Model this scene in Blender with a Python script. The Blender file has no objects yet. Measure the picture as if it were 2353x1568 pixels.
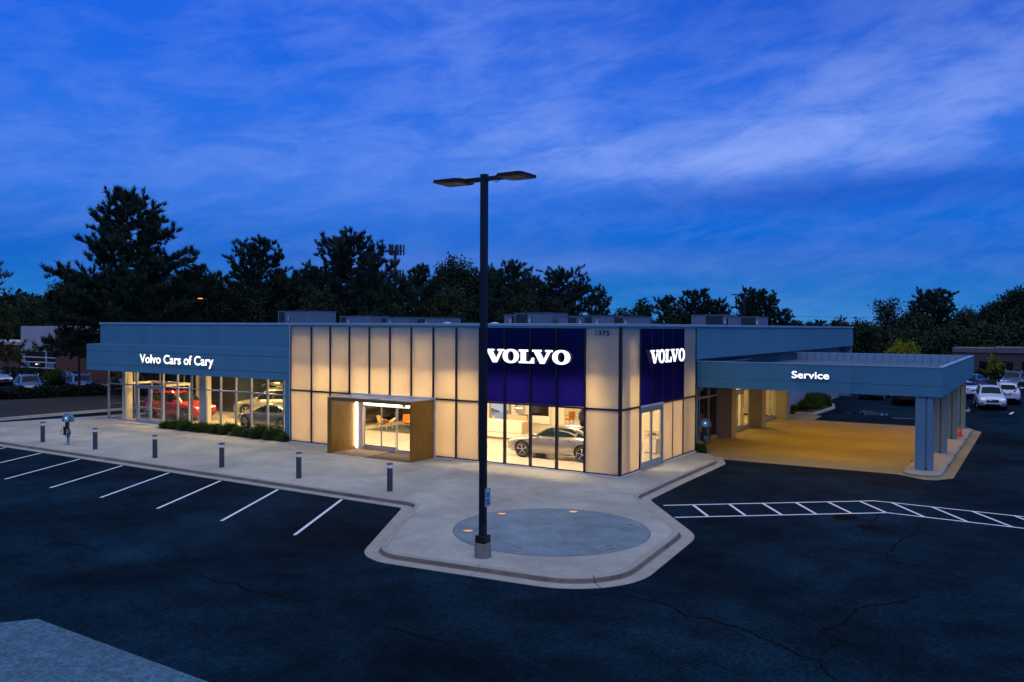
import bpy, bmesh, math, random
import numpy as np
from mathutils import Vector, Matrix
from mathutils.bvhtree import BVHTree

U = 0.845            # all layout numbers below are survey units; one unit is 0.845 m
SC = bpy.context.scene
COL = SC.collection
R = math.radians

# ------------------------------------------------------------------ camera
cam_d = bpy.data.cameras.new('camera')
cam = bpy.data.objects.new('camera', cam_d)
COL.objects.link(cam)
SC.camera = cam
cam_d.sensor_width = 36.0
cam_d.lens = 29.4755
cam_d.clip_end = 3000
cam_d.clip_start = 0.1
_r = Vector((0.84547244, 0.53399735, 0.00481575))
_u = Vector((-0.01308277, 0.01169689, 0.999846))
_f = Vector((-0.53385878, 0.84540524, -0.01687556))
m3 = Matrix((_r, _u, -_f)).transposed()
cam.matrix_world = Matrix.Translation(Vector((15.8274, -34.1187, 6.69964)) * U) @ m3.to_4x4()

# ------------------------------------------------------------------ dusk sky
world = bpy.data.worlds.new('World')
SC.world = world
world.use_nodes = True
nt = world.node_tree
nt.nodes.clear()

class NG:
    """small helper to write node maths in a few words"""
    def __init__(s, nt): s.nt = nt
    def n(s, t, **kw):
        x = s.nt.nodes.new(t)
        for k, v in kw.items(): setattr(x, k, v)
        return x
    def link(s, a, b): s.nt.links.new(a, b)
    def math(s, op, a, b=None, c=None, clamp=False):
        x = s.n('ShaderNodeMath', operation=op); x.use_clamp = clamp
        for i, v in enumerate((a, b, c)):
            if v is None: continue
            if isinstance(v, (int, float)): x.inputs[i].default_value = v
            else: s.link(v, x.inputs[i])
        return x.outputs[0]
    def ramp(s, fac, stops, interp='LINEAR'):
        x = s.n('ShaderNodeValToRGB'); cr = x.color_ramp; cr.interpolation = interp
        while len(cr.elements) < len(stops): cr.elements.new(0.5)
        for e, (p, c) in zip(cr.elements, stops):
            e.position = p; e.color = (*c, 1) if len(c) == 3 else c
        s.link(fac, x.inputs[0]); return x.outputs[0]
    def mix(s, fac, a, b, mode='MIX'):
        x = s.n('ShaderNodeMix', data_type='RGBA', blend_type=mode)
        for i, v in ((0, fac), (6, a), (7, b)):
            if isinstance(v, (int, float)): x.inputs[i].default_value = v
            elif isinstance(v, tuple): x.inputs[i].default_value = (*v, 1)
            else: s.link(v, x.inputs[i])
        return x.outputs[2]
    def noise(s, vec, scale, detail=3, rough=.5, dist=0):
        x = s.n('ShaderNodeTexNoise'); x.inputs['Scale'].default_value = scale
        x.inputs['Detail'].default_value = detail; x.inputs['Roughness'].default_value = rough
        x.inputs['Distortion'].default_value = dist
        if vec is not None: s.link(vec, x.inputs['Vector'])
        return x.outputs[0]

g = NG(nt)
tc = g.n('ShaderNodeTexCoord')
sep = g.n('ShaderNodeSeparateXYZ'); g.link(tc.outputs['Generated'], sep.inputs[0])
az = g.math('ARCTAN2', sep.outputs[0], sep.outputs[1])      # compass angle, 0 = +y
el = sep.outputs[2]
base = g.ramp(g.math('MULTIPLY', el, 2.0, clamp=True), [
    (0.0, (0.030, 0.235, 0.58)), (0.05, (0.016, 0.185, 0.57)), (0.16, (0.004, 0.125, 0.58)),
    (0.30, (0.005, 0.150, 0.72)), (0.48, (0.007, 0.140, 0.76)), (0.66, (0.007, 0.120, 0.75)), (1.0, (0.010, 0.110, 0.66))])
# streaky layered cloud: noise stretched along the horizon
comb = g.n('ShaderNodeCombineXYZ')
g.link(g.math('MULTIPLY', az, 2.2), comb.inputs[0])
tilt = g.math('MULTIPLY_ADD', az, -0.12, el)
g.link(g.math('MULTIPLY', tilt, 7.0), comb.inputs[1])
n1 = g.noise(comb.outputs[0], 1.5, 4, .5, .25)
n2 = g.noise(comb.outputs[0], 3.9, 8, .66, .35)
comb2 = g.n('ShaderNodeCombineXYZ')
g.link(g.math('MULTIPLY', az, 1.3), comb2.inputs[0]); g.link(g.math('MULTIPLY', el, 4.0), comb2.inputs[1])
comb2.inputs[2].default_value = 3.7
n3 = g.noise(comb2.outputs[0], 1.6, 3, .5, .2)

def blob(a0, e0, sa, se, slope=0.0):
    da = g.math('DIVIDE', g.math('SUBTRACT', az, a0), sa)
    ee = g.math('SUBTRACT', el, e0)
    ee = g.math('MULTIPLY_ADD', g.math('SUBTRACT', az, a0), -slope, ee)
    de = g.math('DIVIDE', ee, se)
    q = g.math('ADD', g.math('MULTIPLY', da, da), g.math('MULTIPLY', de, de))
    return g.math('POWER', 2.718, g.math('MULTIPLY', q, -1.0))
AZ0 = math.atan2(-0.53385878, 0.84540524)
def azp(px): return AZ0 + math.atan((px - 1176.5) / 1926.5)
def elp(py): return (751 - py) / 1926.5 * 0.97
band = g.math('ADD', g.math('ADD', blob(azp(1930), elp(345), .17, .036, .10), g.math('MULTIPLY', blob(azp(2180), elp(190), .16, .060, .12), .8)),
              g.math('ADD', g.math('MULTIPLY', blob(azp(1300), elp(355), .20, .036, -.02), .48), g.math('ADD', g.math('MULTIPLY', blob(azp(450), elp(360), .36, .055, .0), .16), g.math('MULTIPLY', blob(azp(1180), elp(110), .26, .085, .0), .26))))
low = g.math('ADD', blob(azp(1300), elp(600), .30, .016, 0), g.math('MULTIPLY', blob(azp(500), elp(450), .5, .05, .03), .5))
cl = g.math('MULTIPLY', band, g.ramp(n1, [(0.34, (0.25,)*3), (0.62, (1.25,)*3)]))
cl = g.math('MULTIPLY', cl, g.ramp(n2, [(0.34, (0.30,)*3), (0.62, (1.25,)*3)]))
thin = g.math('MULTIPLY', g.ramp(n3, [(0.45, (0,)*3), (0.80, (1,)*3)]), .07)
thin2 = g.math('MULTIPLY', g.ramp(n2, [(0.44, (0,)*3), (0.74, (1,)*3)]), .15)
cl = g.math('ADD', g.math('ADD', cl, g.math('MULTIPLY', low, .14)), g.math('ADD', thin, thin2))
cl = g.math('SUBTRACT', 1.0, g.math('POWER', 2.718, g.math('MULTIPLY', cl, -1.15)))   # soft shoulder, no flat patches
lit = g.mix(cl, base, (0.285, 0.420, 0.95))
dark = g.math('MULTIPLY', g.math('ADD', blob(azp(1950), elp(455), .30, .022, .02), blob(azp(2300), elp(20), .5, .10, .0)), .50, clamp=True)
lit = g.mix(dark, lit, (0.004, 0.062, 0.46))
bg = g.n('ShaderNodeBackground'); bg.inputs[1].default_value = 1.02
g.link(lit, bg.inputs[0])
wo = g.n('ShaderNodeOutputWorld'); g.link(bg.outputs[0], wo.inputs[0])

# after-glow of the set sun through the cloud deck: one very soft, slightly warm lamp
sd = bpy.data.lights.new('sun', 'SUN'); sd.energy = 1.55; sd.angle = R(100); sd.color = (1.0, 1.0, 0.80)
sun = bpy.data.objects.new('sun', sd); COL.objects.link(sun)
sun.rotation_euler = (R(8), R(6), 0)

SC.view_settings.view_transform = 'Standard'
SC.view_settings.look = 'None'
SC.view_settings.exposure = 0.0
SC.view_settings.gamma = 1.0
SC.view_settings.use_curve_mapping = False
try:
    SC.cycles.use_denoising = True
    SC.cycles.max_bounces = 8
    SC.cycles.diffuse_bounces = 4
    SC.cycles.glossy_bounces = 4
    SC.cycles.transparent_max_bounces = 24
    SC.cycles.transmission_bounces = 6
    SC.cycles.sample_clamp_indirect = 6.0
    SC.cycles.caustics_reflective = False
    SC.cycles.caustics_refractive = False
except Exception:
    pass

# ------------------------------------------------------------------ mesh and object helpers
BASE = {}
class MB:
    def __init__(s): s.v = []; s.f = []; s.m = []
    def add(s, vs, fs, m=0):
        o = len(s.v); s.v += [tuple(map(float, p)) for p in vs]
        s.f += [tuple(i + o for i in f) for f in fs]; s.m += [m] * len(fs); return s
    def box(s, x0, x1, y0, y1, z0, z1, m=0):
        return s.add([(x0, y0, z0), (x1, y0, z0), (x1, y1, z0), (x0, y1, z0), (x0, y0, z1), (x1, y0, z1), (x1, y1, z1), (x0, y1, z1)],
                     [(0, 3, 2, 1), (4, 5, 6, 7), (0, 1, 5, 4), (1, 2, 6, 5), (2, 3, 7, 6), (3, 0, 4, 7)], m)
    def obox(s, c, ax, ay, az_, m=0):
        c = Vector(c); ax, ay, az_ = Vector(ax), Vector(ay), Vector(az_)
        vs = [c + sx * ax + sy * ay + sz * az_ for sz in (-1, 1) for sx, sy in ((-1, -1), (1, -1), (1, 1), (-1, 1))]
        return s.add(vs, [(0, 3, 2, 1), (4, 5, 6, 7), (0, 1, 5, 4), (1, 2, 6, 5), (2, 3, 7, 6), (3, 0, 4, 7)], m)
    def quad(s, a, b, c, d, m=0): return s.add([a, b, c, d], [(0, 1, 2, 3)], m)
    def prism(s, poly, z0, z1, m=0):
        n = len(poly)
        return s.add([(x, y, z0) for x, y in poly] + [(x, y, z1) for x, y in poly],
                     [tuple(range(n - 1, -1, -1)), tuple(range(n, 2 * n))] + [(i, (i + 1) % n, n + (i + 1) % n, n + i) for i in range(n)], m)
    def prism_y(s, poly, y0, y1, m=0):      # outline in x-z, thickness along y (front is y0)
        n = len(poly)
        return s.add([(x, y0, z) for x, z in poly] + [(x, y1, z) for x, z in poly],
                     [tuple(range(n)), tuple(range(2 * n - 1, n - 1, -1))] + [((i + 1) % n, i, n + i, n + (i + 1) % n) for i in range(n)], m)
    def tube(s, pts, rad, n=8, m=0, caps=True):
        pts = [Vector(p) for p in pts]; k = len(pts)
        rad = rad if isinstance(rad, (list, tuple)) else [rad] * k
        vs = []
        prev = None
        for i, p in enumerate(pts):
            d = (pts[min(i + 1, k - 1)] - pts[max(i - 1, 0)]).normalized()
            if prev is None:
                a = Vector((0, 0, 1)) if abs(d.z) < .9 else Vector((1, 0, 0))
            else: a = prev
            b = d.cross(a).normalized(); a = b.cross(d).normalized(); prev = a
            for j in range(n):
                t = 2 * math.pi * j / n
                vs.append(p + (a * math.cos(t) + b * math.sin(t)) * rad[i])
        fs = [(i * n + j, (i + 1) * n + j, (i + 1) * n + (j + 1) % n, i * n + (j + 1) % n) for i in range(k - 1) for j in range(n)]
        if caps: fs += [tuple(range(n)), tuple((k - 1) * n + j for j in range(n - 1, -1, -1))]
        return s.add(vs, fs, m)
    def lathe(s, prof, c=(0, 0, 0), n=20, m=0, axis='z', caps=True):
        vs = []
        if tuple(prof[0]) == tuple(prof[-1]) or (len(prof) == 2 and prof[0][1] == prof[1][1]): caps = False
        for r_, h in prof:
            for j in range(n):
                t = 2 * math.pi * j / n
                a, b = r_ * math.cos(t), r_ * math.sin(t)
                vs.append((c[0] + a, c[1] + b, c[2] + h) if axis == 'z' else ((c[0] + a, c[1] + h, c[2] - b) if axis == 'y' else (c[0] + h, c[1] + a, c[2] + b)))
        k = len(prof)
        fs = [(i * n + j, i * n + (j + 1) % n, (i + 1) * n + (j + 1) % n, (i + 1) * n + j) for i in range(k - 1) for j in range(n)]
        if caps and prof[0][0] > 1e-5: fs.append(tuple(range(n - 1, -1, -1)))
        if caps and prof[-1][0] > 1e-5: fs.append(tuple((k - 1) * n + j for j in range(n)))
        return s.add(vs, fs, m)
    def build(s, name, mats, parent=None, smooth=False, bevel=0, scale=U, seg=2, recalc=True):
        b = BASE.get(parent.name, Vector((0, 0, 0))) if parent else Vector((0, 0, 0))
        me = bpy.data.meshes.new(name)
        me.from_pydata([(x * scale - b.x, y * scale - b.y, z * scale - b.z) for x, y, z in s.v], [], s.f)
        me.polygons.foreach_set('material_index', s.m)
        if recalc or bevel:
            bm = bmesh.new(); bm.from_mesh(me)
            if recalc: bmesh.ops.recalc_face_normals(bm, faces=bm.faces)
            if bevel:
                es = [e for e in bm.edges if len(e.link_faces) == 2 and e.calc_face_angle(0) > .5]
                bmesh.ops.bevel(bm, geom=es, offset=bevel, segments=seg, profile=.5, affect='EDGES', clamp_overlap=True)
            bm.to_mesh(me); bm.free()
        if smooth:
            me.polygons.foreach_set('use_smooth', [True] * len(me.polygons))
            if smooth != 'all':
                try: me.set_sharp_from_angle(angle=R(38))
                except Exception: pass
        for mt in (mats if isinstance(mats, (list, tuple)) else [mats]): me.materials.append(mt)
        o = bpy.data.objects.new(name, me); COL.objects.link(o)
        if parent: o.parent = parent; BASE[o.name] = b
        return o

def thing(name, label, cat, loc=(0, 0, 0), group=None):
    o = bpy.data.objects.new(name, None); COL.objects.link(o)
    o.empty_display_size = .2
    o.location = Vector(loc) * U; BASE[o.name] = Vector(loc) * U
    o['label'] = label; o['category'] = cat
    if group: o['group'] = group
    return o
def tag(o, label, cat, group=None):
    o['label'] = label; o['category'] = cat
    if group: o['group'] = group
    return o
def structure(o): o['kind'] = 'structure'; return o
def stuff(o): o['kind'] = 'stuff'; return o
def share(src, name, parent, loc, rotz=0):
    """another object with the same mesh, placed at loc (survey units)"""
    o = bpy.data.objects.new(name, src.data); COL.objects.link(o)
    b = BASE.get(parent.name, Vector((0, 0, 0))) if parent else Vector((0, 0, 0))
    o.parent = parent; o.location = Vector(loc) * U - b; o.rotation_euler = (0, 0, rotz)
    return o
def copy_tree(root, loc=None, rotz=None, label=None, group=None, scale=None):
    def rec(o, par):
        c = o.copy(); COL.objects.link(c)
        if par: c.parent = par
        for ch in kids.get(o.name, []): rec(ch, c)
        return c
    kids = {}
    st = [root]
    while st:
        x = st.pop(); ks = list(x.children); kids[x.name] = ks; st += ks
    c = rec(root, None)
    if loc is not None: c.location = Vector(loc) * U
    if rotz is not None: c.rotation_euler = (0, 0, rotz)
    if scale is not None: c.scale = (scale,) * 3 if not isinstance(scale, tuple) else scale
    if label: c['label'] = label
    if group: c['group'] = group
    return c

# ------------------------------------------------------------------ materials
MATS = {}
def M(name, col=(.5, .5, .5), rough=.6, metal=0.0, var=0.0, scale=4.0, detail=5, bump=0.0, bscale=None, spec=.5,
      coat=0.0, emis=None, estr=0.0, stretch=None, var2=0.0, scale2=.4, tint2=None, objvar=0.0, grain=0.0, gscale=14.0):
    if name in MATS: return MATS[name]
    m = bpy.data.materials.new(name); m.use_nodes = True; MATS[name] = m
    nt = m.node_tree; nt.nodes.clear(); g = NG(nt)
    out = g.n('ShaderNodeOutputMaterial'); p = g.n('ShaderNodeBsdfPrincipled')
    g.link(p.outputs[0], out.inputs[0])
    p.inputs['Base Color'].default_value = (*col, 1)
    p.inputs['Roughness'].default_value = rough
    p.inputs['Metallic'].default_value = metal
    p.inputs['Specular IOR Level'].default_value = spec
    if coat: p.inputs['Coat Weight'].default_value = coat; p.inputs['Coat Roughness'].default_value = .04
    if emis: p.inputs['Emission Color'].default_value = (*emis, 1); p.inputs['Emission Strength'].default_value = estr
    t = g.n('ShaderNodeTexCoord')
    if stretch:
        mp = g.n('ShaderNodeMapping'); mp.inputs['Scale'].default_value = stretch
        g.link(t.outputs['Object'], mp.inputs[0]); vec = mp.outputs[0]
    else: vec = t.outputs['Object']
    colr = None
    if var or var2 or objvar:
        colr = col
        if grain:
            f = g.ramp(g.noise(vec, gscale, 2, .7), [(.35, (1 - grain,) * 3), (.65, (1 + grain,) * 3)])
            colr = g.mix(1.0, colr, f, 'MULTIPLY')
        if var:
            nz = g.noise(vec, scale, detail, .6)
            f = g.ramp(nz, [(.25, (1 - var,) * 3), (.75, (1 + var,) * 3)])
            colr = g.mix(1.0, colr, f, 'MULTIPLY')
        if var2:
            nz = g.noise(vec, scale2, 4, .6, .5)
            if tint2:
                colr = g.mix(g.ramp(nz, [(.42, (0,) * 3), (.68, (var2,) * 3)]), colr, tint2)
            else:
                f = g.ramp(nz, [(.3, (1 - var2,) * 3), (.7, (1 + var2,) * 3)])
                colr = g.mix(1.0, colr, f, 'MULTIPLY')
        if objvar:
            oi = g.n('ShaderNodeObjectInfo')
            f = g.ramp(oi.outputs['Random'], [(0, (1 - objvar,) * 3), (1, (1 + objvar,) * 3)])
            colr = g.mix(1.0, colr, f, 'MULTIPLY')
        g.link(colr, p.inputs['Base Color'])
        r2 = g.math('MULTIPLY_ADD', g.noise(vec, scale * 1.7, 3), .25, rough - .125, clamp=True)
        g.link(r2, p.inputs['Roughness'])
    if bump:
        bn = g.n('ShaderNodeBump'); bn.inputs['Strength'].default_value = bump; bn.inputs['Distance'].default_value = .02
        g.link(g.noise(vec, bscale or scale * 4, 5, .6), bn.inputs['Height']); g.link(bn.outputs[0], p.inputs['Normal'])
    return m

def glass(name, tint=(1, 1, 1), refl=1.0, rough=.02):
    m = bpy.data.materials.new(name); m.use_nodes = True; nt = m.node_tree; nt.nodes.clear(); g = NG(nt); MATS[name] = m
    out = g.n('ShaderNodeOutputMaterial'); mx = g.n('ShaderNodeMixShader')
    tr = g.n('ShaderNodeBsdfTransparent'); tr.inputs[0].default_value = (*tint, 1)
    gl = g.n('ShaderNodeBsdfGlossy'); gl.inputs['Roughness'].default_value = rough
    lw = g.n('ShaderNodeLayerWeight'); lw.inputs[0].default_value = .5
    f5 = g.math('POWER', lw.outputs['Facing'], 5.0)
    g.link(g.math('MULTIPLY', g.math('MULTIPLY_ADD', f5, .92, .045), refl, clamp=True), mx.inputs[0])
    g.link(tr.outputs[0], mx.inputs[1]); g.link(gl.outputs[0], mx.inputs[2]); g.link(mx.outputs[0], out.inputs[0])
    return m
def translucent(name, col, tr_col, fac=.5, gloss=.05, wob=.05):
    m = bpy.data.materials.new(name); m.use_nodes = True; nt = m.node_tree; nt.nodes.clear(); g = NG(nt); MATS[name] = m
    out = g.n('ShaderNodeOutputMaterial'); a = g.n('ShaderNodeMixShader'); b = g.n('ShaderNodeMixShader')
    d = g.n('ShaderNodeBsdfDiffuse'); d.inputs[0].default_value = (*col, 1)
    t = g.n('ShaderNodeBsdfTranslucent'); t.inputs[0].default_value = (*tr_col, 1)
    tcn = g.n('ShaderNodeTexCoord'); nz = g.noise(tcn.outputs['Object'], .8, 3)
    oi = g.n('ShaderNodeObjectInfo')
    tcc = g.mix(1.0, tr_col, g.ramp(oi.outputs['Random'], [(0, (.88, .875, .86)), (1, (1.0, 1.0, 1.0))]), 'MULTIPLY')
    g.link(g.mix(1.0, tcc, g.ramp(nz, [(.3, (1 - wob,) * 3), (.7, (1 + wob,) * 3)]), 'MULTIPLY'), t.inputs[0])
    gl = g.n('ShaderNodeBsdfGlossy'); gl.inputs['Roughness'].default_value = .25
    a.inputs[0].default_value = fac; b.inputs[0].default_value = gloss
    g.link(d.outputs[0], a.inputs[1]); g.link(t.outputs[0], a.inputs[2])
    g.link(a.outputs[0], b.inputs[1]); g.link(gl.outputs[0], b.inputs[2]); g.link(b.outputs[0], out.inputs[0])
    return m
def emitter(name, col, s): return M(name, (.8, .8, .8), emis=col, estr=s)

m_asphalt = M('asphalt', (.0026, .0125, .0215), .9, var=.50, scale=.9, bump=.5, bscale=60, var2=.75, scale2=.17, spec=.04, grain=.42, gscale=13)
m_conc = M('pavement_concrete', (.335, .33, .27), .85, var=.13, scale=1.7, bump=.25, bscale=50, var2=.22, scale2=.33, spec=.25, grain=.10, gscale=16)
m_circle = M('circle_concrete', (.145, .20, .215), .75, grain=.12, gscale=10, var=.30, scale=1.3, bump=.2, bscale=40, var2=.2, scale2=.45, spec=.35)
m_curb = M('curb_concrete', (.34, .31, .25), .85, var=.13, scale=3, bump=.3, bscale=40, var2=.25, scale2=.8, tint2=(.16, .135, .09), spec=.3)
m_curb_dirt_shade = M('curb_dirt_and_shade', (.15, .13, .095), .9, var=.3, scale=2.5, var2=.3, scale2=.7, spec=.2)  # gutter dirt plus painted shade of the curb face, both in this colour
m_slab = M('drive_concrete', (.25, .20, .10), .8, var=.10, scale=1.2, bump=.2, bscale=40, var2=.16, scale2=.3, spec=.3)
m_patch = M('patch_concrete', (.052, .115, .155), .85, grain=.3, gscale=12, var=.25, scale=3, bump=.3, bscale=50, spec=.3)
m_paint = M('road_paint', (.72, .70, .68), .7, var=.12, scale=5)
m_seam = M('tar', (.002, .0025, .003), .9, var=.2, scale=8, spec=.05)
m_grass = M('lawn', (.017, .014, .004), .95, var=.4, scale=2.5, bump=.7, bscale=30, var2=.4, scale2=.3)
m_soil = M('mulch', (.06, .030, .018), .95, var=.35, scale=9, bump=.7, bscale=50)
m_clad = M('grey_cladding', (.078, .232, .310), .5, .0, var=.05, scale=14, stretch=(1, 1, .12), var2=.07, scale2=.7, spec=.2)
m_coping = M('metal_coping', (.30, .42, .50), .35, .3, var=.06, scale=3)
m_conc_wall = M('painted_wall', (.22, .30, .36), .7, var=.07, scale=3, bump=.1)
m_black = M('black_mullion', (.010, .010, .012), .4)
m_alu = M('aluminium_frame', (.36, .40, .43), .38, .5, var=.04, scale=5)
m_alu_w = M('white_trim', (.62, .66, .68), .5, var=.04, scale=5)
m_roof = M('roof_membrane', (.055, .095, .12), .8, var=.15, scale=1.5, var2=.2, scale2=.3)
m_hvac = M('hvac_metal', (.17, .21, .25), .5, .3, var=.10, scale=3)
m_hvac_d = M('hvac_grille', (.02, .025, .03), .6)
m_wood = M('walnut_panel', (.21, .115, .012), .45, var=.48, scale=5, stretch=(6, 6, .35), detail=8, spec=.4)
m_floor = M('showroom_floor', (.55, .50, .42), .22, var=.05, scale=1.5, var2=.06, scale2=.4, spec=.5)
m_white = M('white_wall', (.74, .70, .63), .7, var=.02, scale=2)
m_cream = M('cream_wall', (.70, .62, .48), .7, var=.03, scale=2)
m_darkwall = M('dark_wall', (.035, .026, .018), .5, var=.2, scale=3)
m_slat = M('dark_slat', (.055, .040, .024), .45, var=.2, scale=5)
m_ceil = M('ceiling', (.60, .58, .53), .8)
m_plenum = M('plenum', (.30, .30, .30), .9)
m_glass = glass('window_glass', (.95, .95, .94), .7)
m_panel = translucent('translucent_panel', (.36, .45, .52), (.99, .88, .62), .60, .02)
m_blue = translucent('blue_panel', (.004, .003, .075), (.075, .06, .36), .6, .02)
m_pole = M('bronze_pole', (.020, .019, .020), .4, .4)
m_rubber = M('rubber', (.015, .015, .016), .8)
m_sign = emitter('lit_sign_face', (1.0, .95, .98), 1.5)
m_signwarm = emitter('lit_sign_warm', (1.0, .98, .88), 1.4)
m_signside = M('sign_return', (.25, .22, .30), .5)
# ================================================================== GROUND
AZ = -0.15          # asphalt level (pavement top is 0)
far = MB().quad((-900, -400, -.35), (900, -400, -.35), (900, 1600, -.35), (-900, 1600, -.35)).build('ground', m_grass); structure(far)
asp = MB().quad((-118, -90, AZ), (90, -90, AZ), (90, 99, AZ), (-118, 99, AZ)).build('asphalt', m_asphalt); structure(asp)

def fillet(pts, rad, step=.25):
    out = []
    n = len(pts)
    for i, p in enumerate(pts):
        r_ = rad[i]
        if i in (0, n - 1) or r_ <= 0: out.append(Vector(p)); continue
        p = Vector(p); a = (Vector(pts[i - 1]) - p).normalized(); b = (Vector(pts[i + 1]) - p).normalized()
        ang = a.angle(b); tl = r_ / math.tan(ang / 2)
        t0, t1 = p + a * tl, p + b * tl
        c = p + (a + b).normalized() * (r_ / math.sin(ang / 2))
        v0, v1 = t0 - c, t1 - c
        tot = v0.angle(v1); k = max(2, int(tot * r_ / step))
        sgn = 1 if (v0.x * v1.y - v0.y * v1.x) > 0 else -1
        for j in range(k + 1):
            th = sgn * tot * j / k
            out.append(c + Vector((v0.x * math.cos(th) - v0.y * math.sin(th), v0.x * math.sin(th) + v0.y * math.cos(th))))
    return out
def resample(pts, step):
    out = [pts[0]]
    for a, b in zip(pts, pts[1:]):
        L = (b - a).length
        if L < 1e-4: continue
        k = max(1, int(L / step))
        for j in range(1, k + 1): out.append(a + (b - a) * (j / k))
    return out
def normals(pts):
    res = []
    for i in range(len(pts)):
        d0 = (pts[i] - pts[i - 1]).normalized() if i else (pts[1] - pts[0]).normalized()
        d1 = (pts[i + 1] - pts[i]).normalized() if i < len(pts) - 1 else d0
        n0, n1 = Vector((-d0.y, d0.x)), Vector((-d1.y, d1.x))
        m = (n0 + n1)
        m = m / max(m.length_squared / 2, .35)
        res.append(m)
    return res
def offset(pts, t): return [p + n * t for p, n in zip(pts, normals(pts))]
CURB = [(0, -.135), (.42, -.142), (.47, -.125), (.505, -.03), (.535, -.006), (.58, 0.002), (.68, 0.002), (.68, -.4), (0, -.4)]
def curb(pts, parent, prof=CURB, seg=3.6, mat=None, name='curb_segment'):
    nr = normals(pts); s_ = [0]
    for a, b in zip(pts, pts[1:]): s_.append(s_[-1] + (b - a).length)
    i0 = 0; lim = seg; last = len(pts) - 1
    while i0 < last:
        i1 = i0 + 1
        while i1 < last and s_[i1] < lim: i1 += 1
        lim = s_[i1] + seg
        mb = MB(); vs = []; k = len(prof)
        rng = range(i0, i1 + 1)
        for i in rng:
            p = pts[i].copy()
            if i == i0 and i0 > 0: p = p + (pts[i + 1] - pts[i]).normalized() * .014
            if i == i1 and i1 < last: p = p - (pts[i] - pts[i - 1]).normalized() * .014
            dz = 0
            vs += [(p.x + nr[i].x * t, p.y + nr[i].y * t, z + dz) for t, z in prof]
        m = len(rng)
        fs = [(a * k + j, a * k + (j + 1) % k, (a + 1) * k + (j + 1) % k, (a + 1) * k + j) for a in range(m - 1) for j in range(k)]
        fs += [tuple(range(k)), tuple((m - 1) * k + j for j in range(k - 1, -1, -1))]
        mb.add(vs, fs)
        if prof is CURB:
            mb.m = [1 if (q < (m - 1) * k and q % k in (1, 2)) else 0 for q in range(len(fs))]  # curb face strips take the darker colour with dirt and painted shade
        mb.build(name, [mat or m_curb, m_curb_dirt_shade], parent, smooth=True)
        i0 = i1

path = fillet([(-45.5, -9.75), (-4.45, -9.70), (-1.10, -15.80), (6.98, -14.86), (6.40, -7.75), (2.78, -3.15), (2.62, 1.0), (2.50, 7.2), (1.6, 9.3)],
              [0, .25, 1.7, 2.5, 2.4, .8, 0, 1.2, 0])
path = resample(path, .6)
back = offset(path, .69)
walk_poly = [(p.x, p.y) for p in back] + [(-.3, 9.2), (-.3, .4), (-40.5, .6), (-40.5, 14), (-42.2, 14), (-42.2, 4), (-45.5, -9.0)]
walk = MB().prism(walk_poly, -.4, 0).build('sidewalk', m_conc); structure(walk); BASE[walk.name] = Vector((0, 0, 0))
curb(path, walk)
# sawn joints of the walk: shallow dark-edged grooves built as slots of lower concrete
def strip(pts, w, z, mat, name, parent=None, zt=.003, taper=False):
    pts = [Vector(p) for p in pts]
    nr = normals(pts); mb = MB(); vs = []
    n = len(pts)
    for i, (p, q) in enumerate(zip(pts, nr)):
        ww = w * (1 if not taper else (.35 + 1.0 * math.sin(math.pi * min(1, (i + .3) / n))) * random.uniform(.6, 1.2))
        vs += [(p.x - q.x * ww / 2, p.y - q.y * ww / 2, z), (p.x + q.x * ww / 2, p.y + q.y * ww / 2, z)]
    fs = [(2 * i, 2 * i + 2, 2 * i + 3, 2 * i + 1) for i in range(n - 1)]
    return mb.add(vs, fs).build(name, mat, parent, recalc=False)
m_joint = M('joint', (.13, .12, .11), .9)
for a, b in [((-1.75, -.35), (-1.75, -9.0)), ((-9.0, -.35), (-9.0, -9.0)), ((-20.9, -.35), (-20.9, -9.0)), ((-30.5, -.4), (-30.5, -9.0)), ((.15, -2.2), (2.1, -3.4)), ((.15, 1.2), (1.9, 1.2)), ((.15, 5.2), (1.9, 5.2))]:
    strip([a, b], .022, .004, m_joint, 'expansion_joint', walk)

# turning circle: darker round slab with a ring joint and six in-ground lights
cc = Vector((2.2, -10.05)); cr = 3.2
circ = MB().lathe([(0.001, .012), (2.92, .012), (2.95, .006), (2.98, .012), (cr, .012), (cr + .02, .002)], (cc.x, cc.y, 0), 72).build('round_pad', m_circle, walk, recalc=False)
ring = MB().lathe([(cr + .02, .0045), (cr + .05, .0045)], (cc.x, cc.y, 0), 72, caps=False).build('expansion_joint', m_joint, walk, recalc=False)
m_glow = M('warm_lens', (.30, .20, .10), .4, emis=(1.0, .42, .10), estr=.6)
m_dull = M('dull_lens', (.15, .13, .12), .4)
lights = [((-.08, -11.89), 1, 'round lit in-ground light left of the lamp post on the circular pad'), ((-.64, -8.98), 1, 'round lit in-ground light behind the lamp post at the pad edge'),
          ((1.54, -7.16), 2, 'half lit in-ground light at the back edge of the circular pad'), ((4.28, -8.11), 0, 'dark in-ground light at the right back edge of the circular pad'),
          ((4.83, -11.06), 0, 'dark in-ground light at the front right edge of the circular pad'), ((2.63, -12.87), 3, 'dark in-ground light with bright metal rim right of the lamp post foot')]
for (x, y), st, lb in lights:
    # the two behind-left lights sit just inside the ring
    v = Vector((x, y)) - cc
    if v.length > 2.75: v = v.normalized() * 2.75
    x, y = cc.x + v.x, cc.y + v.y
    t = thing('ground_light', lb, 'ground light', (x, y, .012), 'in-ground lights round the circular pad')
    MB().lathe([(.20, 0), (.20, .022), (.155, .026), (.155, .010)], (x, y, .012), 24, caps=False).build('rim', m_alu if st == 3 else m_curb, t, smooth=True)
    MB().lathe([(.001, .014), (.150, .014)], (x, y, .012), 20).build('lens', m_glow if st in (1, 2) else m_dull, t)

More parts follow.
